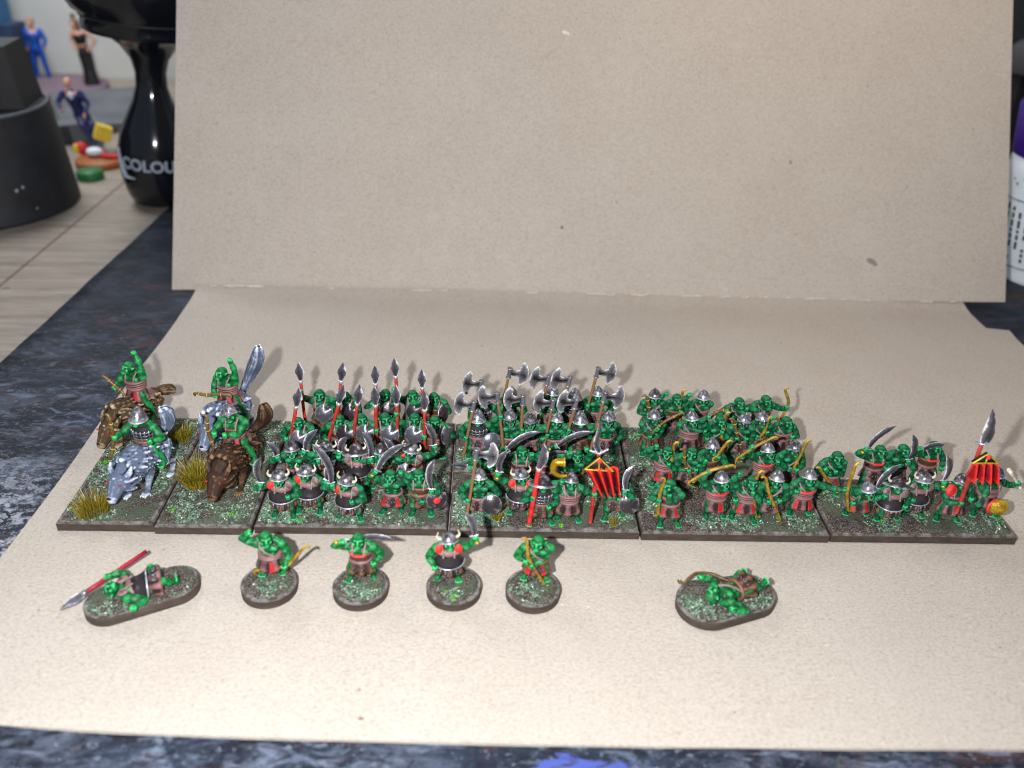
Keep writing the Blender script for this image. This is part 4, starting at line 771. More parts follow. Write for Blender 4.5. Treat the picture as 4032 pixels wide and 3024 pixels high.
# paint stained mat: gently uneven sheet
q=MB(); nx,ny=70,50; vs=[];fs=[]
def me_x(y): return -14.55+ (y-6.7)*.035
for j in range(ny+1):
    for i in range(nx+1):
        y=-12+ j/ny*36; x=me_x(y)+(i/nx)*40; vs.append(V3(x,y,-.06+.012*math.sin(x*2.1+y)+.01*math.sin(y*3-x)))
m0=len(vs); W2=nx+1
for j in range(ny):
    for i in range(nx): a=j*W2+i; fs.append((a,a+1,a+W2+1,a+W2))
edge=[j*W2 for j in range(ny+1)]; 
for e in edge: vs.append(vs[e]-V3(0,0,.18))
for k in range(ny): fs.append((edge[k+1],edge[k],m0+k,m0+k+1)) 
q.add(vs,fs); mat_o=obj('painting_mat',q,'mat'); tag(mat_o,'dark craft mat stained with blue grey, brown and white paint, under the cardboard','craft mat')
# floor cardboard with notched corner, curling up into the fold
fb=[(-10.62,11.85),(14.54,12.2),(14.5,10.35),(15.21,10.17),(15.15,9.15),(15.0,-5.0)]
card=thing('cardboard_backdrop','folded brown grey cardboard sheet standing behind and lying under the miniatures','cardboard',(0,0,0))
q=MB(); vs=[];fs=[]; nx,ny=60,48
def xl(y): return -10.62+(11.85-y)*(-.008)+ .03*math.sin(y*.9)
def xr(y): return 14.52 if y>10.26 else (15.21 if y>9.9 else 15.12)
def yf(x): return -4.45-.55*(1-math.exp(-(x+11)/4.5))
def zc(x,y): return .012*math.sin(x*.5)*math.sin(y*.4)+ .13*max(0,(y-11.15)/.8)**2
ys=None
for j in range(ny+1):
    for i in range(nx+1):
        u=i/nx; t=j/ny
        x0=-10.9+u*26; y0=yf(x0)+(11.98-yf(x0))*t
        if j in(ny-5,): y0=10.30
        if j==ny-6: y0=10.17
        if j>ny-5: y0=10.30+(11.98-10.30)*(j-(ny-5))/5
        x=xl(y0)+(xr(y0)-xl(y0))*u; vs.append(V3(x,y0,zc(x,y0)))
m0=len(vs); W2=nx+1; vs+=[p_-V3(0,0,.07) for p_ in vs]
for j in range(ny):
    for i in range(nx): a=j*W2+i; fs.append((a,a+1,a+W2+1,a+W2)); fs.append((m0+a,m0+a+W2,m0+a+W2+1,m0+a+1))
for i in range(nx): fs.append((i+1,i,m0+i,m0+i+1)); a=ny*W2+i; fs.append((a,a+1,m0+a+1,m0+a))
for j in range(ny): a=j*W2; fs.append((a,a+W2,m0+a+W2,m0+a)); a+=nx; fs.append((a+W2,a,m0+a,m0+a+W2))
q.add(vs,fs); fl=obj('floor_sheet',q,'card',card)
bm_=fl.modifiers.new('edge','EDGE_SPLIT'); bm_.split_angle=math.radians(50)
# upright sheet
KB=.42
q=MB(); vs=[];fs=[]; nx,ny=40,30; H=13.5
BL,BR=V3(-11.49,11.66,-.2),V3(15.9,11.75,.18)
for j in range(ny+1):
    for i in range(nx+1):
        u=i/nx; z=H*j/ny; p_=BL*(1-u)+BR*u; x=p_[0]+ (1-u)*.05*z - u*.078*z
        vs.append(V3(x,p_[1]+.20+KB*z+ .06*math.sin(u*5+z*.3)-.012*(z*(1-z/14)),p_[2]+z))
m0=len(vs); W2=nx+1; vs+=[p_+V3(0,.075,-.02) for p_ in vs]
for j in range(ny):
    for i in range(nx): a=j*W2+i; fs.append((a,a+1,a+W2+1,a+W2)); fs.append((m0+a,m0+a+W2,m0+a+W2+1,m0+a+1))
for i in range(nx): fs.append((i+1,i,m0+i,m0+i+1)); a=ny*W2+i; fs.append((a,a+1,m0+a+1,m0+a))
for j in range(ny): a=j*W2; fs.append((a,a+W2,m0+a+W2,m0+a)); a+=nx; fs.append((a+W2,a,m0+a,m0+a+W2))
q.add(vs,fs); up=obj('upright_sheet',q,'card',card); e_=up.modifiers.new('edge','EDGE_SPLIT'); e_.split_angle=math.radians(50)
q=MB()
rr=random.Random(5)
for i in range(34):
    x=rr.choice([rr.uniform(-10.5,-8.5),rr.uniform(2,14.3),rr.uniform(-8,14)]); q.tube([(x,11.86,.15+rr.uniform(-.02,.02)),(x+rr.uniform(.1,.4),11.85,.16+rr.uniform(-.02,.03))],[.012,.02],5)
obj('torn_fibres',q,flat('pale_torn_paper',lin(214,206,194),.9),card,kind='stuff')

tilt=rotm((1,0,0),-math.atan(KB))
for (px_,pz_,a_,b2_,m_) in ((11.29,1.32,.17,.09,('grey_smudge',lin(128,122,118))),(11.42,1.24,.1,.06,('grey_smudge',lin(132,126,120))),(1.03,7.64,.14,.05,('pale_scuff',lin(214,206,194))),(1.1,2.07,.05,.05,('brown_speck',lin(112,96,80))),(8.4,4.17,.05,.06,('brown_speck',lin(140,122,104)))):
    i_=min(max((px_+11.49)/27.39,0),1); z_=pz_-(-.2*(1-i_)+.18*i_)
    ys_=11.66*(1-i_)+11.75*i_+.20+KB*z_+.06*math.sin(i_*5+z_*.3)-.012*(z_*(1-z_/14))
    q=MB(); q.sph((px_,ys_-.0,pz_),(a_,.012,b2_),tilt@rotm((0,1,0),.35),n=12,m=6); obj(m_[0],q,flat(m_[0],m_[1],.85,bmp=0),card)
q=MB(); q.sph((-3.2,-4.5,.012),(.05,.03,.012),n=8,m=6); obj('brown_speck',q,flat('brown_speck_paint',lin(120,96,78),.8,bmp=0),card)

# ---------------------------------------------------------------- sculpted bases
TT=.22
def scatter(name,parent,spots,inside,n,ssize,mat,seed,z=.0,flat_=.5,curve=None,hgt=None):
    """many small faces joined in one part: spots=(x,y,r,density)"""
    r=np.random.RandomState(seed); vs=[];fs=[];tone=[]
    tot=sum(s[2]**2 for s in spots)
    for (sx,sy,sr) in spots:
        k=int(n*sr*sr/tot)
        for _ in range(k):
            a=r.uniform(0,2*math.pi); d=sr*math.sqrt(r.uniform())*(.8+.3*math.sin(a*3+sx)); x=sx+d*math.cos(a);y=sy+d*math.sin(a)
            if not inside(x,y): continue
            L=ssize*r.uniform(.6,1.5); Wd=ssize*r.uniform(.3,.6); th=r.uniform(0,2*math.pi); el=r.uniform(-.1,.9)*flat_*1.6
            dx=V3(math.cos(th)*math.cos(el),math.sin(th)*math.cos(el),abs(math.sin(el))); s_=V3(-math.sin(th),math.cos(th),r.uniform(-.4,.4)); up_=V3(0,0,1)
            c=V3(x,y,z+(hgt(x,y) if hgt else 0)+r.uniform(0,.022)); o=len(vs)
            vs+= [c-dx*L*.5-s_*Wd*.4,c-dx*L*.5+s_*Wd*.4,c+s_*Wd*.6+up_*L*.1,c+dx*L*.5,c-s_*Wd*.6+up_*L*.1]
            fs+= [(o,o+1,o+2),(o,o+2,o+4),(o+4,o+2,o+3)]; tone+=[r.beta(2,2.6) if r.uniform()>.025 else 1.0]*5
    if not fs: return None
    me=bpy.data.meshes.new(name); me.from_pydata([tuple(v) for v in vs],[],fs); at=me.attributes.new('tone','FLOAT','POINT'); at.data.foreach_set('value',tone)
    o=obj(name,me,mat,parent,kind='stuff'); return o
def tuft(parent,x,y,n,r0,h,seed,green=False):
    r=np.random.RandomState(seed); vs=[];fs=[];tone=[]
    for _ in range(n):
        a=r.uniform(0,2*math.pi); d=r0*math.sqrt(r.uniform()); p0=V3(x+d*math.cos(a),y+d*math.sin(a),-.01)
        ln=h*r.uniform(.55,1.1); le=V3(math.cos(a),math.sin(a),0)*d/r0*ln*r.uniform(.2,.75)+V3(r.uniform(-.1,.1),r.uniform(-.1,.1),0)*ln
        s_=unit(V3(r.uniform(-1,1),r.uniform(-1,1),0))*.0075; o=len(vs); tn=min(1,r.uniform(.1,.75)+ (.4 if r.uniform()>.93 else 0))
        for t in (0,.5,1): 
            c=p0+V3(0,0,ln*t)*(1-.12*t)+le*t*t; w_=s_*(1-.75*t); vs+=[c-w_,c+w_]; tone+=[tn*(.7+.3*t)]*2
        fs+=[(o,o+1,o+3,o+2),(o+2,o+3,o+5,o+4)]
    me=bpy.data.meshes.new('grass_tuft'); me.from_pydata([tuple(v) for v in vs],[],fs); at=me.attributes.new('tone','FLOAT','POINT'); at.data.foreach_set('value',tone)
    return obj('grass_tuft',me,'tuft',parent,kind='stuff')
def earth_h(x,y,ox,oy):
    X,Y=x+ox,y+oy
    return .018*(math.sin(X*4.1+Y*2.3)+math.sin(Y*5.3-X*1.7)*.8+math.sin(X*11+Y*7)*.45+math.sin(X*17-Y*13)*.3)
def rect_base(name,label,x0,x1,y0,y1,seed,patches,group,h=.22,skew=0,clumps=()):
    """plinth with bevelled top edge, earth skin, flock and grit"""
    cx,cy=(x0+x1)/2,(y0+y1)/2; hx,hy=(x1-x0)/2-.012,(y1-y0)/2-.012
    root=thing(name,label,'base',(cx,cy,0),group,rz=skew)
    q=MB(); b=.05; L=[(hx,hy,0.0),(hx,hy,h-b*.9),(hx-b*.5,hy-b*.5,h-.008),(hx-b,hy-b,h)]
    vs=[]; 
    for (a,c,z) in L: vs+=[V3(-a,-c,z),V3(a,-c,z),V3(a,c,z),V3(-a,c,z)]
    fs=[(3,2,1,0),(12,13,14,15)]
    for k in range(3):
        for i in range(4): fs.append((k*4+i,k*4+(i+1)%4,k*4+4+(i+1)%4,k*4+4+i))
    q.add(vs,fs); obj('plinth',q,'plinth',root,smooth=False)
    q=MB(); nx=int(hx*28);ny=int(hy*28); vs=[];fs=[]; ex,ey=hx-.055,hy-.055
    rnd=random.Random(seed)
    for j in range(ny+1):
        for i in range(nx+1):
            x=-ex+2*ex*i/nx; y=-ey+2*ey*j/ny; e=min(1,min(ex-abs(x),ey-abs(y))/.09)
            x+=rnd.uniform(-.02,.02)*(1-e); y+=rnd.uniform(-.02,.02)*(1-e)
            vs.append(V3(x,y,h-.006+e*(.012+max(0,earth_h(x,y,cx,cy)+.01)+rnd.uniform(0,.012))))
    for j in range(ny):
        for i in range(nx): a=j*(nx+1)+i; fs.append((a,a+1,a+nx+2,a+nx+1))
    q.add(vs,fs); obj('earth',q,'earth',root)
    ins=lambda x,y: abs(x)<ex-.02 and abs(y)<ey-.02
    hg=lambda x,y: h+max(0,earth_h(x,y,cx,cy)+.01)
    loc=[(px_-cx,py_-cy,pr) for px_,py_,pr in patches]
    area=sum(pr*pr for *_,pr in patches)*3.1
    scatter('grass_flock',root,loc,ins,int(area*950),.055,'flock',seed,hgt=hg)
    scatter('grit',root,[(0,0,max(hx,hy)*1.2)],ins,int(hx*hy*4*130),.026,'grit',seed+50,hgt=hg,flat_=.4)
    if clumps: scatter('leaf_clump',root,[(a-cx,b2-cy,c) for a,b2,c in clumps],ins,55*len(clumps),.05,'leafy',seed+90,hgt=hg,flat_=1)
    return root
R_=random.Random(11)
def pat(x0,x1,y0,y1,n,r=(.25,.6)): return [(R_.uniform(x0,x1),R_.uniform(y0,y1),R_.uniform(*r)) for _ in range(n)]
G='dark brown sculpted bases in the long row'
c1=rect_base('cavalry_base','leftmost narrow base carrying a grey wolf and a brown wolf with two riders',-10,-8.01,.0,4,1,[(-9.5,.5,.6),(-9.6,1.6,.6),(-9.5,2.4,.5),(-8.9,1.6,.5),(-8.4,2.4,.75),(-8.4,3.4,.7),(-9.6,3.2,.6),(-8.3,1.4,.5),(-9.1,.2,.3)],G,clumps=[(-9.75,2.0,.12)])
tuft(c1,-9.35+9.005,.35-2+.0,420,.3,.42,3).location.z=.22; tuft(c1,-8.42+9.005,3.05-2,330,.26,.38,4).location.z=.22
c2=rect_base('cavalry_base','second narrow base from the left with tall dry grass tuft between two wolves',-8,-6.01,-.06,3.95,2,[(-7.4,.4,.55),(-7.6,1.0,.4),(-6.5,.35,.5),(-7.6,2.0,.5),(-6.4,2.6,.6),(-6.5,3.5,.65),(-7.6,3.3,.5),(-6.3,1.2,.5),(-7.1,2.3,.4)],G,clumps=[(-7.75,.4,.09),(-6.5,.35,.1)])
tuft(c2,-7.5+7.005,1.35-1.945,620,.27,.58,5).location.z=.22
rect_base('infantry_base','front base under the horned swordsmen, third from the left',-5.99,-2.01,0,1.97,3,pat(-5.9,-2.1,.05,.5,9)+pat(-5.9,-2.1,.6,1.9,6)+[(-5.7,1.2,.4),(-2.2,1.1,.4)],G,clumps=[(-5.05,.15,.07)])
rect_base('infantry_base','rear base under the two ranks of spearmen',-5.99,-2.01,2.0,3.98,4,pat(-5.9,-2.1,2.1,3.9,12)+[(-5.6,3.4,.5),(-2.2,3.0,.4)],G,clumps=[(-2.25,2.85,.1)])
c3=rect_base('infantry_base','front base under the hornblower and the first red banner',-1.99,1.99,-.03,1.95,5,pat(-1.9,-.9,.05,1.6,7)+pat(.9,1.9,.2,1.7,8)+pat(-1,1,.9,1.8,3),G,clumps=[(.35,.1,.05)])
tuft(c3,-.99,.25-.96,70,.07,.4,6).location.z=.22; tuft(c3,1.44,.15-.96,50,.06,.3,7).location.z=.22
rect_base('infantry_base','rear base under the two ranks of axemen',-1.99,1.99,1.98,3.97,6,pat(-1.9,1.9,2.1,3.9,12)+[(-1.8,3.6,.4),(1.8,3.3,.4),(1.75,2.3,.4)],G,clumps=[(-1.65,2.6,.1),(-1.8,3.3,.08)])
rect_base('infantry_base','front base under the archers of the nearest two ranks',2.01,5.99,-.05,1.93,7,[(3.4,.25,.4),(3.9,.3,.45),(4.3,.2,.35),(2.3,.8,.35),(2.4,1.5,.4),(5.4,.3,.4),(5.8,.5,.25),(4.2,1.2,.4),(5.7,1.6,.3),(2.9,1.6,.3)],G)
rect_base('infantry_base','rear base under the two far ranks of archers',2.01,5.99,1.96,3.94,8,[(2.3,3.6,.45),(2.3,2.4,.45),(2.8,2.2,.35),(3.9,2.2,.3),(5.7,3.4,.3)]+pat(2.8,5.8,2.3,3.8,4),G,clumps=[(2.35,3.45,.12)])
rect_base('infantry_base','rightmost base with the drummer and the tall red banner',6.01,9.99,-.03,1.95,9,[(6.4,1.2,.4),(7.3,.25,.45),(9.1,.25,.35),(9.7,.4,.35),(8.1,.6,.3),(6.6,1.75,.3),(9.6,1.6,.35),(7.9,1.5,.3)],G,clumps=[(7.19,.42,.13),(9.88,.5,.14),(6.24,1.35,.12)])
# ---------------------------------------------------------------- figures
rnd=random.Random(42)
for i,f in enumerate(FIGS):
    g=f['kind']; single=f.get('single')
    root=thing(g+'_figurine',f['label'],'figurine',(f['x'],f['y'],.2 if single else TT+.015),None if single else GROUPS.get(g))
    if single: f['goldbow']=1; pass
    orc(f,root,random.Random(100+i),skin='skin2' if single else 'skin')
    if single: f['_root']=root
    root.scale=(1.09,1.06,1.0)
SB=[(-5.31,-1.59),(-3.58,-1.63),(-1.81,-1.60),(-.30,-1.64)]
def plate_base(root,pts,h,seed,off,z0,spots,clumps=(),edge=.055):
    """closed outline pts (counter-clockwise) extruded, with worn rim and sculpted top"""
    n=len(pts); ctr=np.mean([V3(*p_,0) for p_ in pts],axis=0); q=MB(); vs=[];fs=[]
    for (z,s) in ((0,0),(h-.03,0),(h-.006,.018),(h,.05)):
        for p_ in pts:
            v=V3(*p_,0); d=unit(ctr-v); w_=v+d*s; vs.append(V3(w_[0]+off[0],w_[1]+off[1],z0+z))
    for k in range(3):
        for i in range(n): fs.append((k*n+i,k*n+(i+1)%n,(k+1)*n+(i+1)%n,(k+1)*n+i))
    fs.append(tuple(range(3*n,4*n))); fs.append(tuple(reversed(range(n)))); q.add(vs,fs)
    ro=obj('round_base' if n==48 else 'oval_base',q,'plinth',root); e=ro.modifiers.new('e','EDGE_SPLIT'); e.split_angle=math.radians(35)
    q=MB(); vs=[];fs=[]; rr=random.Random(seed); m_=9
    for j in range(m_+1):
        s=j/m_
        for p_ in pts:
            v=V3(*p_,0); d=ctr-v; L=np.linalg.norm(d); k=(edge+rr.uniform(-.015,.015))/L if j==0 else s*.98+edge/L*(1-s); w_=v+d*min(k,.99)
            vs.append(V3(w_[0]+off[0],w_[1]+off[1],z0+h-.004+(0 if j==0 else .02+max(0,earth_h(w_[0],w_[1],seed,0))+rr.uniform(0,.012))))
    for j in range(m_):
        for i in range(n): fs.append((j*n+i,j*n+(i+1)%n,(j+1)*n+(i+1)%n,(j+1)*n+i))
    fs.append(tuple(m_*n+i for i in range(n))); q.add(vs,fs); obj('earth',q,'earth',ro)
    P=[V3(*p_,0) for p_ in pts]
    def ins(x,y):
        x-=off[0];y-=off[1]
        for i in range(n):
            a=P[i];b2=P[(i+1)%n]; e_=b2-a
            if (e_[0]*(y-a[1])-e_[1]*(x-a[0]))/max(1e-6,np.linalg.norm(e_))<.06: return False
        return True
    hg=lambda x,y: h+z0+.018
    ar=sum(c*c for *_,c in spots)*3.1
    scatter('grass_flock',ro,[(a+off[0],b2+off[1],c) for a,b2,c in spots],ins,int(ar*900),.05,'flock',seed,hgt=hg)
    scatter('grit',ro,[(ctr[0]+off[0],ctr[1]+off[1],1.1)],ins,260,.03,'grit',seed+5,hgt=hg)
    if clumps: scatter('leaf_clump',ro,[(a+off[0],b2+off[1],c) for a,b2,c in clumps],ins,30*len(clumps),.05,'leafy',seed+9,hgt=hg)
    return ro
def plate_base_s(root,*a,**k):
    ro=plate_base(root,*a,**k); bpy.context.view_layer.update()
    ro.scale=(1/1.09,1/1.06,1.0); return ro
sing=[f for f in FIGS if f.get('single')]
sp=[[(-5.25,-1.78,.34)],[(-3.62,-1.82,.36),(-3.4,-1.9,.25)],[(-1.85,-1.9,.28)],[(-.4,-1.8,.38),(-.25,-1.95,.25)]]
for k,(f,(bx,by)) in enumerate(zip(sing,SB)):
    rr=.525; pts=[(bx+rr*math.cos(2*math.pi*i/48),by+rr*math.sin(2*math.pi*i/48)) for i in range(48)]
    plate_base_s(f['_root'],pts,.2,60+k,(-f['x'],-f['y']),-.2,sp[k],[(-1.8,-1.95,.1),(-1.95,-1.85,.08)] if k==2 else ())

# fallen warriors on oval bases
def fallen(label,kind,origin,ang,roll,pts,f,spots,seed,gear):
    root=thing(kind+'_figurine',label,'figurine',(origin[0],origin[1],0))
    body,hT=orc(f,root,random.Random(seed),legs=f['legs'],skin='skin2')
    d=V3(math.cos(ang),math.sin(ang),0); upv=V3(0,0,1); Yc=-upv; Xc=np.cross(Yc,d)
    M3=np.array([Xc,Yc,d]).T; Rr=rotm(tuple(d),roll); M3=Rr@M3
    M=Matrix([list(M3[i])+[0] for i in range(3)]+[[0,0,0,1]]); M=M@Matrix.Scale(1.12,4); M[2][3]=.2+.19
    def walk(o):
        for c in o.children:
            if c.type=='MESH': c.data.transform(M)
            walk(c)
    bpy.context.view_layer.update(); walk(root)
    plate_base(root,pts,.2,seed,(-origin[0],-origin[1]),0,spots)
    gear(root,origin)
    return root
def oval(a,b2,ra,rb,n=56):
    """hull of two discs"""
    a=V3(*a,0);b2=V3(*b2,0); d=unit(b2-a); an=math.atan2(d[1],d[0]); L=np.linalg.norm(b2-a); th=math.asin((ra-rb)/L); P=[]
    for i in range(n//2): t=an+math.pi/2-th+ (math.pi+2*th)*i/(n//2-1); P.append((a[0]+ra*math.cos(t),a[1]+ra*math.sin(t)))
    for i in range(n//2): t=an-math.pi/2+th+(math.pi-2*th)*i/(n//2-1); P.append((b2[0]+rb*math.cos(t),b2[1]+rb*math.sin(t)))
    return P
def gear1(root,o):
    tip=V3(-8.87-o[0],-2.42-o[1],.23); low=V3(-7.78-o[0],-.99-o[1],.37)
    d=unit(tip-low); hl=.5
    s_=MB(); s_.tube([low+(tip-d*hl-low)*t for t in np.linspace(0,1,6)],.042,10,round_=False); so=obj('spear',s_,flat('crimson_shaft',lin(150,24,42),.5),root)
    h_=MB(); h_.bladeT([tip-d*hl*(1-t) for t in (0,.15,.35,.6,1)],[.04,.075,.09,.07,.004],.03,V3(0,0,1)*.3+np.cross(d,V3(0,0,1))); obj('spearhead',h_,'bladesteel',so,smooth=False)
    c_=MB(); c_.sph(tip-d*hl,.065); obj('collar',c_,'steeld',so)
def gear2(root,o):
    Q=lambda x,y,z=.27: V3(x-o[0],y-o[1],z)
    P=catmull([Q(2.50,-1.50),Q(2.52,-1.57),Q(2.62,-1.56),Q(2.72,-1.44),Q(2.9,-1.30),Q(3.15,-1.30),Q(3.35,-1.42),Q(3.5,-1.5)],5)
    b_=MB(); n=len(P); b_.tube(P,[.02+.01*math.sin(math.pi*i/(n-1)) for i in range(n)],8); obj('bow',b_,'bowbrown',root)

fallen('fallen spearman lying on his back with a crimson spear, on a long oval base','spearman',(-6.95,-1.70),math.pi+.388,0,oval((-8.08,-2.12),(-7.08,-1.62),.461,.46),
  dict(kind='spearman',helm=None,mouth='grim',kit='plate',A=(-.41,.05,.72),B=(.44,.0,1.08),items=[],legs=[(-.06,.02,.0),(.2,.06,.3)],lie=1,pads=0,turn=-.5,hz=.97),[(-8.1,-2.3,.33),(-7.9,-2.2,.4),(-6.9,-1.75,.28),(-8.0,-1.9,.3)],71,gear1)
fallen('fallen archer sprawled on his back with a yellow bow, on the right hand oval base','archer',(4.03,-1.60),math.pi+.456,0,oval((2.98,-1.95),(3.85,-1.72),.58,.5),
  dict(kind='archer',helm=None,mouth='grim',kit='bare',A=(-.34,.02,.84),B=(.5,.03,.84),items=[],legs=[(-.12,.0,-.02),(.2,.06,.1)],lie=1,turn=.4,hz=.97),[(2.8,-2.2,.4),(3.3,-2.3,.35),(3.9,-2.05,.35),(4.1,-1.4,.2),(2.7,-2.0,.3)],72,gear2)

# ---------------------------------------------------------------- wolves with riders
def wolf_rider(label,x,y,a,fur,neck_up,head_lo,f,seed,tail,sx=1.0):
    rr=random.Random(seed); root=thing('wolf_rider_figurine',label,'figurine',(x,y,TT),'wolf riders on the two narrow bases',rz=a); root.scale=(1.1,1.1,1.1)
    b=MB(); hz_=head_lo; nz=neck_up
    hips=V3(0,.45,.70); chest=V3(0,-.22,.74); neck=V3(0,-.5,.74+nz); hd=V3(0,-.74,.62+hz_); nose=V3(0,-1.0,.42+hz_)
    b.tube([hips,V3(0,.12,.72),chest],[.2,.2,.26],12); b.sph(hips,(.2,.24,.24)); b.sph(chest,(.25,.27,.32)); b.tube([chest,neck,hd],[.25,.21,.15],12)
    b.sph(hd,(.225,.2,.19)); b.tube([hd+V3(0,-.05,-.02),(hd+nose)/2+V3(0,0,.02),nose],[.185,.155,.105],10); b.sph(nose+V3(0,-.02,.03),(.1,.07,.075))
    b.tube([hd+V3(0,.05,.13),hd+V3(0,-.1,.13),nose*.6+hd*.4+V3(0,0,.1)],[.05,.05,.035],7)
    b.tube([hd+V3(0,-.02,-.11),nose+V3(0,.03,-.1)],[.07,.045],8)
    for s in(-1,1):
        b.tube([hd+V3(s*.15,.04,.12),hd+V3(s*.21,.08,.21),hd+V3(s*.23,.13,.31)],[.07,.06,.016],7)
        # fore leg: elbow, wrist, paw
        p0=chest+V3(s*.17,-.02,-.1); f_=V3(s*.17-.02*s,-.42+(.16 if s>0 else 0),.0); wr=V3(s*.19,-.34+(.1 if s>0 else 0),.24)
        b.tube([p0,V3(s*.2,-.14,.46),wr,f_+V3(0,0,.06)],[.13,.1,.06,.055],9)
        b.sph(f_+V3(0,-.06,.045),(.08,.1,.05)); 
        for i in(-1,0,1): b.tube([f_+V3(i*.045,-.1,.045),f_+V3(i*.055,-.17,.025)],[.026,.018],6)
        # hind leg: thigh, knee forward, hock back, paw
        b.tube([hips+V3(s*.14,-.0,0),V3(s*.24,.22,.42),V3(s*.22,.52,.28),V3(s*.22,.42,.05)],[.16,.11,.06,.05],9); b.sph((s*.22,.36,.045),(.075,.11,.05))
    # fur locks
    for _ in range(300):
        t=rr.random()**.8; th=rr.uniform(-2.4,2.4); 
        if rr.random()<.7: c=chest*(1-t)+neck*t; R=.25-.03*t
        else: c=hips*(1-t)+chest*t; R=.215
        p0=c+V3(math.sin(th)*R,rr.uniform(-.08,.08),math.cos(th)*R*.95); d=unit(V3(math.sin(th)*.6+rr.uniform(-.45,.45),1.0,math.cos(th)*.5-.42+rr.uniform(-.45,.2))); L=rr.uniform(.1,.2)
        b.tube([p0-d*.04,p0+d*L*.45+V3(0,0,.012),p0+d*L],[.056,.05,.014],6)
    for _ in range(44):
        s=rr.choice([-1,1]); p0=hd+V3(s*rr.uniform(.12,.2),rr.uniform(-.05,.12),rr.uniform(-.13,.08)); d=unit(V3(s*.4,.95,rr.uniform(-.6,.1))); b.tube([p0,p0+d*.11,p0+d*.22],[.042,.034,.008],6)
    tb_=V3(0,.62,.78); tl=catmull([tb_]+[np.array(q,float) for q in tail],4)
    for o in((-.035,0),(.035,.0),(0,.04),(0,-.04)):
        P=[p_+V3(o[0],o[1],0)*(1+1.1*math.sin(i/len(tl)*3)) for i,p_ in enumerate(tl)]; b.tube(P,[.035+.06*math.sin(i/(len(tl)-1)*3.0)*(1 if i<len(tl)*.7 else .8) if i<len(tl)-1 else .012 for i in range(len(tl))],8)
    wb=obj('wolf',fuse(b,.02,'wolf_body',1,.25),fur,root)
    for s in(-1,1):
        e=MB(); e.sph(hd+V3(s*.135,-.165,.06),(.028,.03,.018),n=8,m=6); obj('eye',e,'eye',wb)
    q=MB(); q.sph(nose+V3(0,-.085,.05),(.045,.025,.03),n=8,m=6); obj('nose',q,'mouth',wb)
    q=MB()
    for s in(-1,1): q.tube([nose+V3(s*.04,.02,-.04),nose+V3(s*.042,.015,-.085)],[.014,.004],5)
    obj('fang',q,'bone',wb)
    # saddle pad
    q=MB(); q.sph((0,.3,.86),(.22,.24,.12),n=14,m=8); obj('saddle_pad',q,'strap',root)
    dz=f['dz']; L=[(-.34,.0,.50),(.34,.0,.50)]
    f.setdefault('hz',.97); f['kind']='rider'; f['brownbow']=1
    # shift seat
    sub=thing('rider','','',(0,.12,0)); sub.parent=root
    orc(f,sub,random.Random(seed+3),dz=dz,legs=L,skin='skin2',voxel=.02)
    return root
wolf_rider('brown wolf snarling at the rear left, its bald rider with fist raised over his head',-9.33,3.15,-.42,'fur_brown',.12,.0,
  dict(dz=.66,hz=.99,helm=None,mouth='grim',kit='bands',A=(-.14,-.38,1.32),B=(.10,.05,1.98),items=[('bow',(-.24,-.46,1.56),(-.1,-.42,1.4),(.08,-.42,1.28))],pads=0,panel=1),21,[(.02,.85,.72),(.1,1.0,.6)])
wolf_rider('grey wolf stooping in the front left, rider in mail with a brown bow',-8.52,1.32,-.3,'fur_grey',.0,-.03,
  dict(dz=.5,hz=.99,helm='hood',mouth='grim',kit='mail',A=(-.28,-.42,1.25),B=(.3,-.2,1.15),items=[('bow',(-.22,-.5,1.75),(-.3,-.44,1.3),(-.4,-.48,.85))]),22,[(.1,.72,1.05),(.14,.68,1.3),(.1,.62,1.45)])
wolf_rider('pale grey wolf at the rear, bare headed rider with raised arm, bushy tail upright',-7.22,3.1,-.25,'fur_grey',.14,.05,
  dict(dz=.60,hz=.99,helm=None,mouth='grim',kit='bands',A=(-.08,-.32,1.2),B=(.2,-.05,1.95),items=[('bow',(-.5,-.35,1.2),(-.25,-.36,1.2),(.2,-.3,1.25))],panel=1,pads=0),23,[(.2,.8,1.25),(.42,.72,1.65),(.52,.68,2.0)])
wolf_rider('shaggy dark brown wolf in front, helmeted rider with folded arms beside dry grass',-6.62,1.42,-.2,'fur_dark',.12,.0,
  dict(dz=.60,helm='nasal',mouth='grim',kit='vest',A=(-.22,-.34,1.28),B=(.02,-.38,1.32),items=[('bow',(-.25,-.45,1.7),(-.3,-.42,1.4),(-.22,-.45,1.05))],panel=1),24,[(.25,.8,1.0),(.34,.78,1.25),(.34,.74,1.45)])

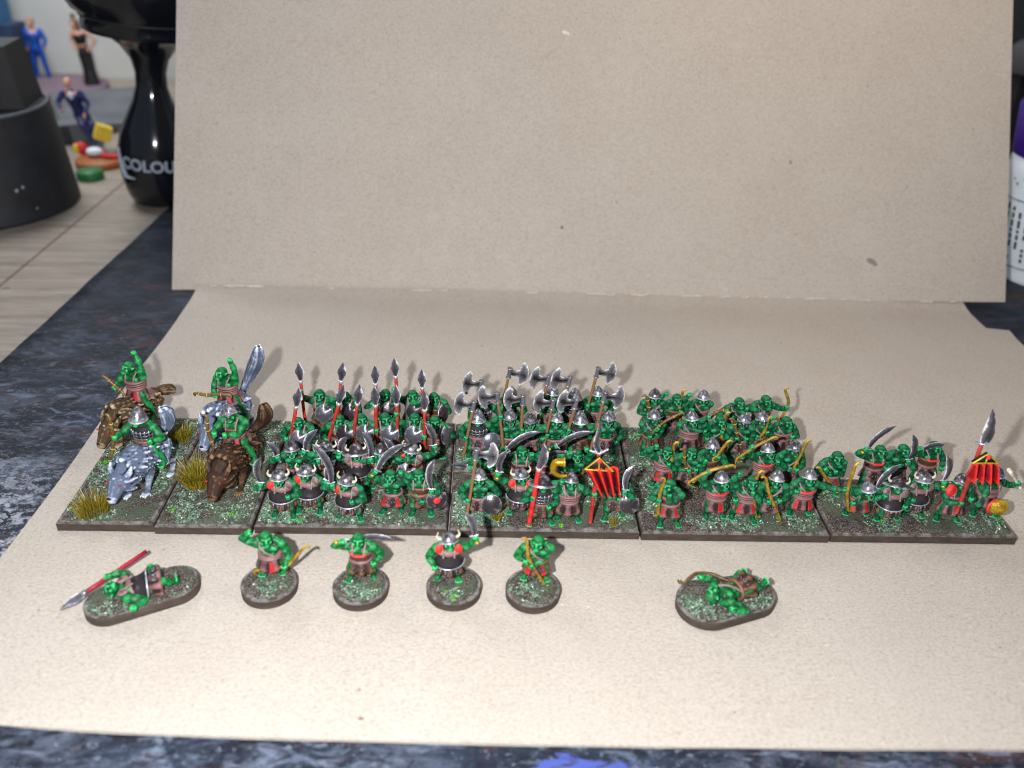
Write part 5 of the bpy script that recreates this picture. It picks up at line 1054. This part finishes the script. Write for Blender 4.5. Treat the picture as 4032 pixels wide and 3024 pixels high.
# ---------------------------------------------------------------- things at the back of the desk
def human(name,label,x,y,z,h,rz,skinm,outfit,pose,hair,female=False):
    root=thing(name,label,'person figure',(x,y,z),rz=rz); S=h/1.75
    T=lambda q: np.array(q,float)*S
    P=pose; b=MB(); b.T=T
    b.sph((P.get('hx',0),P.get('hy',-.02),P['hz']),(.075,.095,.115)); b.tube([(P.get('hx',0)*.6,0,P['hz']-.2),(P.get('hx',0),P.get('hy',-.02),P['hz']-.05)],[.055,.05],8); b.sph((P.get('hx',0),P.get('hy',-.02)-.095,P['hz']-.02),(.015,.02,.02))
    b.tube([P['hip'],P['waist'],P['chest']],[.14,.12,.15],10)
    for s in('L','R'):
        A=P['arm'+s]; b.tube(A,[.05,.042,.03][:len(A)],8); b.sph(A[-1],(.038,.03,.055)); b.sph(P['leg'+s][-1],(.04,.09,.035))
        for i in range(4): b.tube([np.array(A[-1],float)+V3(-.02+.013*i,-.01,-.03),np.array(A[-1],float)+V3(-.022+.014*i,-.02,-.085+.008*abs(i-1.5))],.009,5)
    body=obj('body',fuse(b,.022*S,'human_body',1),skinm,root)
    j=MB(); j.T=T; hip,wa,ch=P['hip'],P['waist'],P['chest']; j.tube([hip,wa,ch,np.array(ch)+V3(0,0,.12)],[.165,.14 if not female else .115,.175,.07],12)
    if not female:
        for s in('L','R'): A=P['arm'+s]; A2=[np.array(q,float) for q in A]; A2[-1]=A2[-2]*.25+A2[-1]*.75; j.tube(A2,[.075,.062,.05],8); 
    obj('jacket' if not female else 'dress_top',fuse(j,.024*S,'jacket',1),outfit[0],root)
    t=MB(); t.T=T
    for s in('L','R'):
        t.tube(P['leg'+s],[.1,.075,.06],9)
        t.sph(np.array(P['leg'+s][-1])+V3(0,-.04,.0),(.055,.11,.04))
    t.sph(hip,(.165,.13,.12)); 
    if female: t.tube([hip,(hip[0],hip[1],.5),(hip[0]+.02,hip[1],.06)],[.15,.14,.2],12)
    obj('trousers' if not female else 'skirt',fuse(t,.024*S,'trousers',1),outfit[1],root)
    q=MB(); q.T=T; q.sph((P.get('hx',0),P.get('hy',-.02)+.025,P['hz']+.035),(.09,.1,.1)); 
    if female: q.sph((P.get('hx',0),P.get('hy',0)+.1,P['hz']-.06),(.09,.07,.16)); q.sph((P.get('hx',0)-.02,P.get('hy',0)+.04,P['hz']+.19),(.06,.06,.06))
    obj('hair',q,hair,root)
    if outfit[2]:
        q=MB(); q.T=T; c=np.array(ch)+V3(0,-.13,.04); q.sph(c,(.055,.05,.11),n=8,m=6); obj('shirt',q,'shirt',root)
    return root
human('miniature_man','small painted man in a bright blue suit standing before the pale wall',-29.0,42.2,-.2,3.7,.1,'hskin',('suitblue','suitblue',None),
 dict(hz=1.63,hip=(0,0,.92),waist=(0,0,1.1),chest=(0,0,1.33),armL=[(-.19,0,1.42),(-.27,.02,1.18),(-.23,-.05,.95)],armR=[(.19,0,1.42),(.28,.02,1.18),(.22,-.05,.96)],legL=[(-.09,0,.88),(-.13,-.02,.48),(-.15,0,.06)],legR=[(.09,0,.88),(.15,-.02,.48),(.2,0,.06)]),'hair1')
human('miniature_woman','small painted woman in a black dress with hair tied up in a bun',-25.5,40.6,-.2,4.05,-.1,'hskin',('blackcloth','blackcloth',None),
 dict(hz=1.6,hx=-.1,hip=(.04,0,.92),waist=(0,0,1.1),chest=(-.03,0,1.32),armL=[(-.2,0,1.42),(-.24,-.02,1.2),(-.12,-.08,1.02)],armR=[(.16,0,1.42),(.34,.04,1.22),(.18,-.04,1.0)],legL=[(-.05,0,.88),(-.02,-.02,.48),(.1,0,.06)],legR=[(.12,0,.88),(.17,-.02,.48),(.24,0,.06)]),'hair2',True)
human('miniature_seated_man','balding miniature man in a navy suit with white shirt, leaning on a grey slab',-21.3,29.0,-.2,3.5,.25,'hskin',('navy','navy',1),
 dict(hz=1.42,hx=-.05,hy=-.02,hip=(.1,.05,.72),waist=(.05,0,.9),chest=(0,-.02,1.12),armL=[(-.2,0,1.2),(-.33,-.08,1.0),(-.24,-.3,.86)],armR=[(.18,0,1.2),(.32,-.06,.95),(.22,-.32,.72)],legL=[(.02,0,.7),(.15,-.35,.5),(.34,-.42,.08)],legR=[(.2,0,.7),(.34,-.3,.5),(.5,-.4,.08)]),'hskin')
def disc(name,label,cat,x,y,r,z0,z1,mat,rz=0,n=40):
    q=MB(); q.lathe([(r*.96,r*.96,z0),(r,r,z0+(z1-z0)*.2),(r,r,z0+(z1-z0)*.8),(r*.95,r*.95,z1)],n,c=(x,y)); return obj(name,q,mat,label=label,cat=cat)
disc('mauve_disc','flat mauve disc under the man in the blue suit','disc',-27.6,40.6,3.0,-.25,.12,'mauve')
disc('clear_disc','small pale disc under the woman in the black dress','disc',-24.6,39.0,1.1,-.25,.05,'slate')
q=MB(); q.box((-21.6,34.5,.1),(3.0,3.4,.3),rotm((0,0,1),.5)@rotm((1,0,0),.05)); obj('grey_slab',q,'slate',smooth=False,label='flat grey plastic slab behind the seated navy suited man',cat='slab')
q=MB(); q.box((-21.6,29.6,.25),(.9,.6,.45),rotm((0,0,1),.5)); obj('grey_block_seat',q,'slate',smooth=False,label='pale grey block the man in the navy suit sits on',cat='block')
q=MB(); q.box((-19.55,27.5,.75),(.34,.3,.34),rotm((0,0,1),.5)@rotm((0,1,0),.4)); obj('yellow_cube',q,'yellow',smooth=False,label='small yellow cube at the feet of the navy suited man',cat='cube')
disc('orange_tray','round orange tray holding bright scraps near the black handle','tray',-19.15,25.8,1.1,-.25,.05,'orange')
disc('green_cap','small green cap lying in front of the orange tray','cap',-18.8,23.7,.56,-.25,.12,'greenp')
q=MB(); q.sph((-20.2,26.4,.3),(.28,.26,.3)); t=obj('red_bead',q,'red',label='red and yellow bead at the left of the orange tray',cat='bead'); q=MB(); q.sph((-20.35,26.2,.32),(.14,.14,.25)); obj('yellow_patch',q,'yellow',t)
q=MB(); q.sph((-19.45,26.0,.28),(.38,.3,.2)); obj('white_bead',q,'shirt',label='pale glossy bead in the middle of the orange tray',cat='bead')
q=MB(); q.sph((-18.65,26.0,.26),(.42,.3,.18)); t=obj('pink_scrap',q,'strap',label='pink and red scrap at the right of the orange tray',cat='scrap'); q=MB(); q.ring((-18.65,26.0,.18),(.45,.33),.08,20,6); obj('red_rim',q,'red',t)
# black spool with a block on top
def dots(parent,n,rr,f,mat):
    q=MB()
    for _ in range(n): q.sph(f(),rr.uniform(.03,.07),n=6,m=4)
    return q
sp_=thing('black_tub','wide black tub with pale specks at the left edge of the desk','tub',(-21.45,20.1,-.25))
q=MB(); q.lathe([(3.35,3.35,0),(3.42,3.42,.1),(3.22,3.22,2.4),(3.08,3.08,3.8),(3.0,3.0,3.9)],64); o_=obj('tub_body',q,'blackmatt',sp_); e=o_.modifiers.new('e','EDGE_SPLIT'); e.split_angle=.6
q=MB(); q.ring((0,0,3.92),(3.0,3.0),.07,60,6); obj('tub_rim',q,flat('grey_worn_rim',lin(84,88,96),.5),sp_)
rr=random.Random(3); q=MB()
for _ in range(16):
    t=rr.uniform(-2.4,-.3); z=rr.uniform(.3,2.6); R=3.42-z*.085; q.sph((R*math.cos(t),R*math.sin(t),z),rr.uniform(.03,.08),n=6,m=4)
obj('paint_specks',q,flat('pale_specks',lin(150,150,150),.6),sp_,kind='stuff')
bx=thing('dark_block','dark grey stepped block standing on the black tub','block',(-20.9,20.6,3.65))
q=MB(); q.box((0,0,1.1),(1.9,1.2,1.1),rotm((0,0,1),.15),.86); obj('block_body',q,'greyplastic',bx,smooth=False)
q=MB(); q.box((.5,-1.25,1.5),(.5,.12,.4),rotm((0,0,1),.15)); obj('raised_panel',q,'greyplastic',bx,smooth=False)
q=MB(); q.box((.9,-1.33,.6),(.45,.12,.3),rotm((0,0,1),.15)); obj('raised_panel',q,'greyplastic',bx,smooth=False)
q=MB(); q.box((-32.0,41.2,3.6),(1.75,1.6,3.9),rotm((0,0,1),.12)); b0=obj('blue_carton',q,'bluebox',smooth=False,label='tall blue carton at the far left behind the tub',cat='box')
q=MB(); q.box((-29.95,41.6,1.5),(.45,.9,1.8)); obj('dark_blue_stub',q,flat('deep_blue_side',lin(50,66,92),.6),smooth=False,label='short dark blue block between the blue carton and the man in blue',cat='block')
# glossy black painting handle
hd=thing('miniature_holder','glossy black waisted holder with white lettering beside the cardboard','holder',(-14.88,19.9+1.1,-.2)); hd.rotation_euler=(0,.1,0)
q=MB(); q.lathe([(.6,.6,0),(1.05,1.05,.05),(1.2,1.2,.35),(1.36,1.36,.9),(1.44,1.44,1.7),(1.44,1.44,2.2),(1.3,1.3,2.8),(1.02,1.02,3.45),(.74,.74,4.05),(.58,.58,4.6),(.57,.57,5.1),(.7,.7,5.6),(1.05,1.05,6.1),(1.6,1.6,6.5),(2.1,2.1,6.65)],64); obj('grip',q,'blackgloss',hd)
q=MB(); q.lathe([(2.25,2.25,6.6),(2.28,2.28,6.75),(2.26,2.26,7.1),(2.55,2.55,7.3),(2.95,2.95,7.9),(3.1,3.1,8.9),(3.0,3.0,9.6)],64); o_=obj('cap',q,'blackgloss',hd); 
q=MB(); q.ring((0,0,7.12),(2.3,2.3),.05,60,6); obj('cap_seam',q,'blackmatt',o_)
# lettering wrapped round the belly
def wraptext(txt,size,z,R,a0,mat,parent,name):
    c=bpy.data.curves.new(name,'FONT'); c.body=txt; c.size=size; c.extrude=.012; c.align_x='LEFT'; c.offset=.018
    o=bpy.data.objects.new(name,c); COL.objects.link(o); dg=bpy.context.evaluated_depsgraph_get(); dg.update(); me=bpy.data.meshes.new_from_object(o.evaluated_get(dg)); bpy.data.objects.remove(o)
    bm=bmesh.new(); bm.from_mesh(me); bmesh.ops.subdivide_edges(bm,edges=[e for e in bm.edges if e.calc_length()>.12],cuts=2); bm.to_mesh(me); bm.free()
    for v in me.vertices:
        r_=R(z+v.co.y) ; t=a0+v.co.x/1.45; v.co=Vector(((r_+.01+v.co.z)*math.cos(t),(r_+.01+v.co.z)*math.sin(t),z+v.co.y))
    return obj(name,me,mat,parent)
RR=lambda z: float(np.interp(z,[.35,.9,1.7,2.2,3.0],[1.2,1.36,1.44,1.44,1.3]))
LT=flat('grey_white_lettering',lin(150,160,174),.5,bmp=0)
wraptext('COLOUR',.62,1.62,RR,math.radians(229),LT,hd,'lettering')
q=MB(); P=[]
for i in range(14):
    t=math.radians(218)+ i*.035 if i<8 else math.radians(218)+8*.035+(i-8)*.06; z=2.25-.13*i if i<8 else 1.25-(i-8)*.0; P.append(V3(RR(z)*1.015*math.cos(t),RR(z)*1.015*math.sin(t),z))
q.tube(P,[.04+.07*math.sin(math.pi*i/13) for i in range(14)],6,asp=.4,up=(0,0,1)); obj('swoosh_emblem',q,LT,hd)
# right edge: white bottle with purple cap, dark rack, cyan pen
wb=thing('white_bottle','white plastic bottle with purple cap and printed label behind the cardboard at right','bottle',(19.1,14.9,-.15),rz=0); wb.rotation_euler=(.0,-.17,0)
q=MB(); q.lathe([(1.5,1.5,0),(1.72,1.72,.12),(1.78,1.78,.5),(1.78,1.78,4.1),(1.74,1.74,4.5),(1.6,1.6,4.75)],56); obj('bottle_body',q,'whiteplastic',wb)
q=MB(); q.lathe([(1.6,1.6,4.66),(1.76,1.76,4.75),(1.72,1.72,6.3),(1.4,1.4,6.7)],40); obj('cap',q,'purple',wb)
q=MB(); q.lathe([(1.80,1.80,.95),(1.805,1.805,1.0),(1.805,1.805,3.25),(1.80,1.80,3.3)],56,closed=False); lb=obj('paper_label',q,flat('label_paper',lin(206,214,220),.6,bmp=0,var=.03),wb)
q=MB()
for z in (.93,3.32): q.ring((0,0,z),(1.80,1.80),.03,56,5)
obj('label_border',q,'print',lb)
rr=random.Random(9); q=MB()
for col_ in range(9):
    t=math.radians(182+col_*9); z=1.15
    while z<3.0:
        l=rr.uniform(.1,.3); 
        if rr.random()<.8: q.box((1.812*math.cos(t),1.812*math.sin(t),z+l/2),(.004,.05,l/2),rotm((0,0,1),t))
        z+=l+.07
obj('illegible_print',q,'ink',lb,smooth=False,kind='stuff')
q=MB()
for _ in range(12): t=math.radians(rr.uniform(180,260)); z=rr.choice([rr.uniform(.3,.8),rr.uniform(3.5,4.3)]); q.sph((1.78*math.cos(t),1.78*math.sin(t),z),rr.uniform(.03,.06),n=6,m=4)
obj('paint_specks',q,'print',wb,kind='stuff')
rk=thing('dark_rack','dark rack of pots in the shadow at the upper right edge','rack',(22.5,24,-.2))
q=MB(); q.box((1,0,6),(3.4,2,6.2)); obj('rack_frame',q,'blackmatt',rk,smooth=False)
for i,(z,mt_) in enumerate(((6.9,'slate'),(9.0,'greyplastic'),(10.6,'slate'))):
    q=MB(); q.lathe([(.7,.7,0),(.75,.75,.1),(.75,.75,1.0),(.5,.5,1.25)],24,c=(-2.3,-1.9)); o_=obj('pot',q,mt_,rk); o_.location=(0,0,z-1.1)
q=MB(); q.lathe([(.3,.3,0),(.34,.34,.1),(.3,.3,1.0),(.12,.12,1.2)],20,c=(0,0)); cp=obj('cyan_pen_top',q,'cyan',label='cyan plastic pen top peeking out at the upper right corner',cat='pen',loc=(18.35,20.5,8.8))
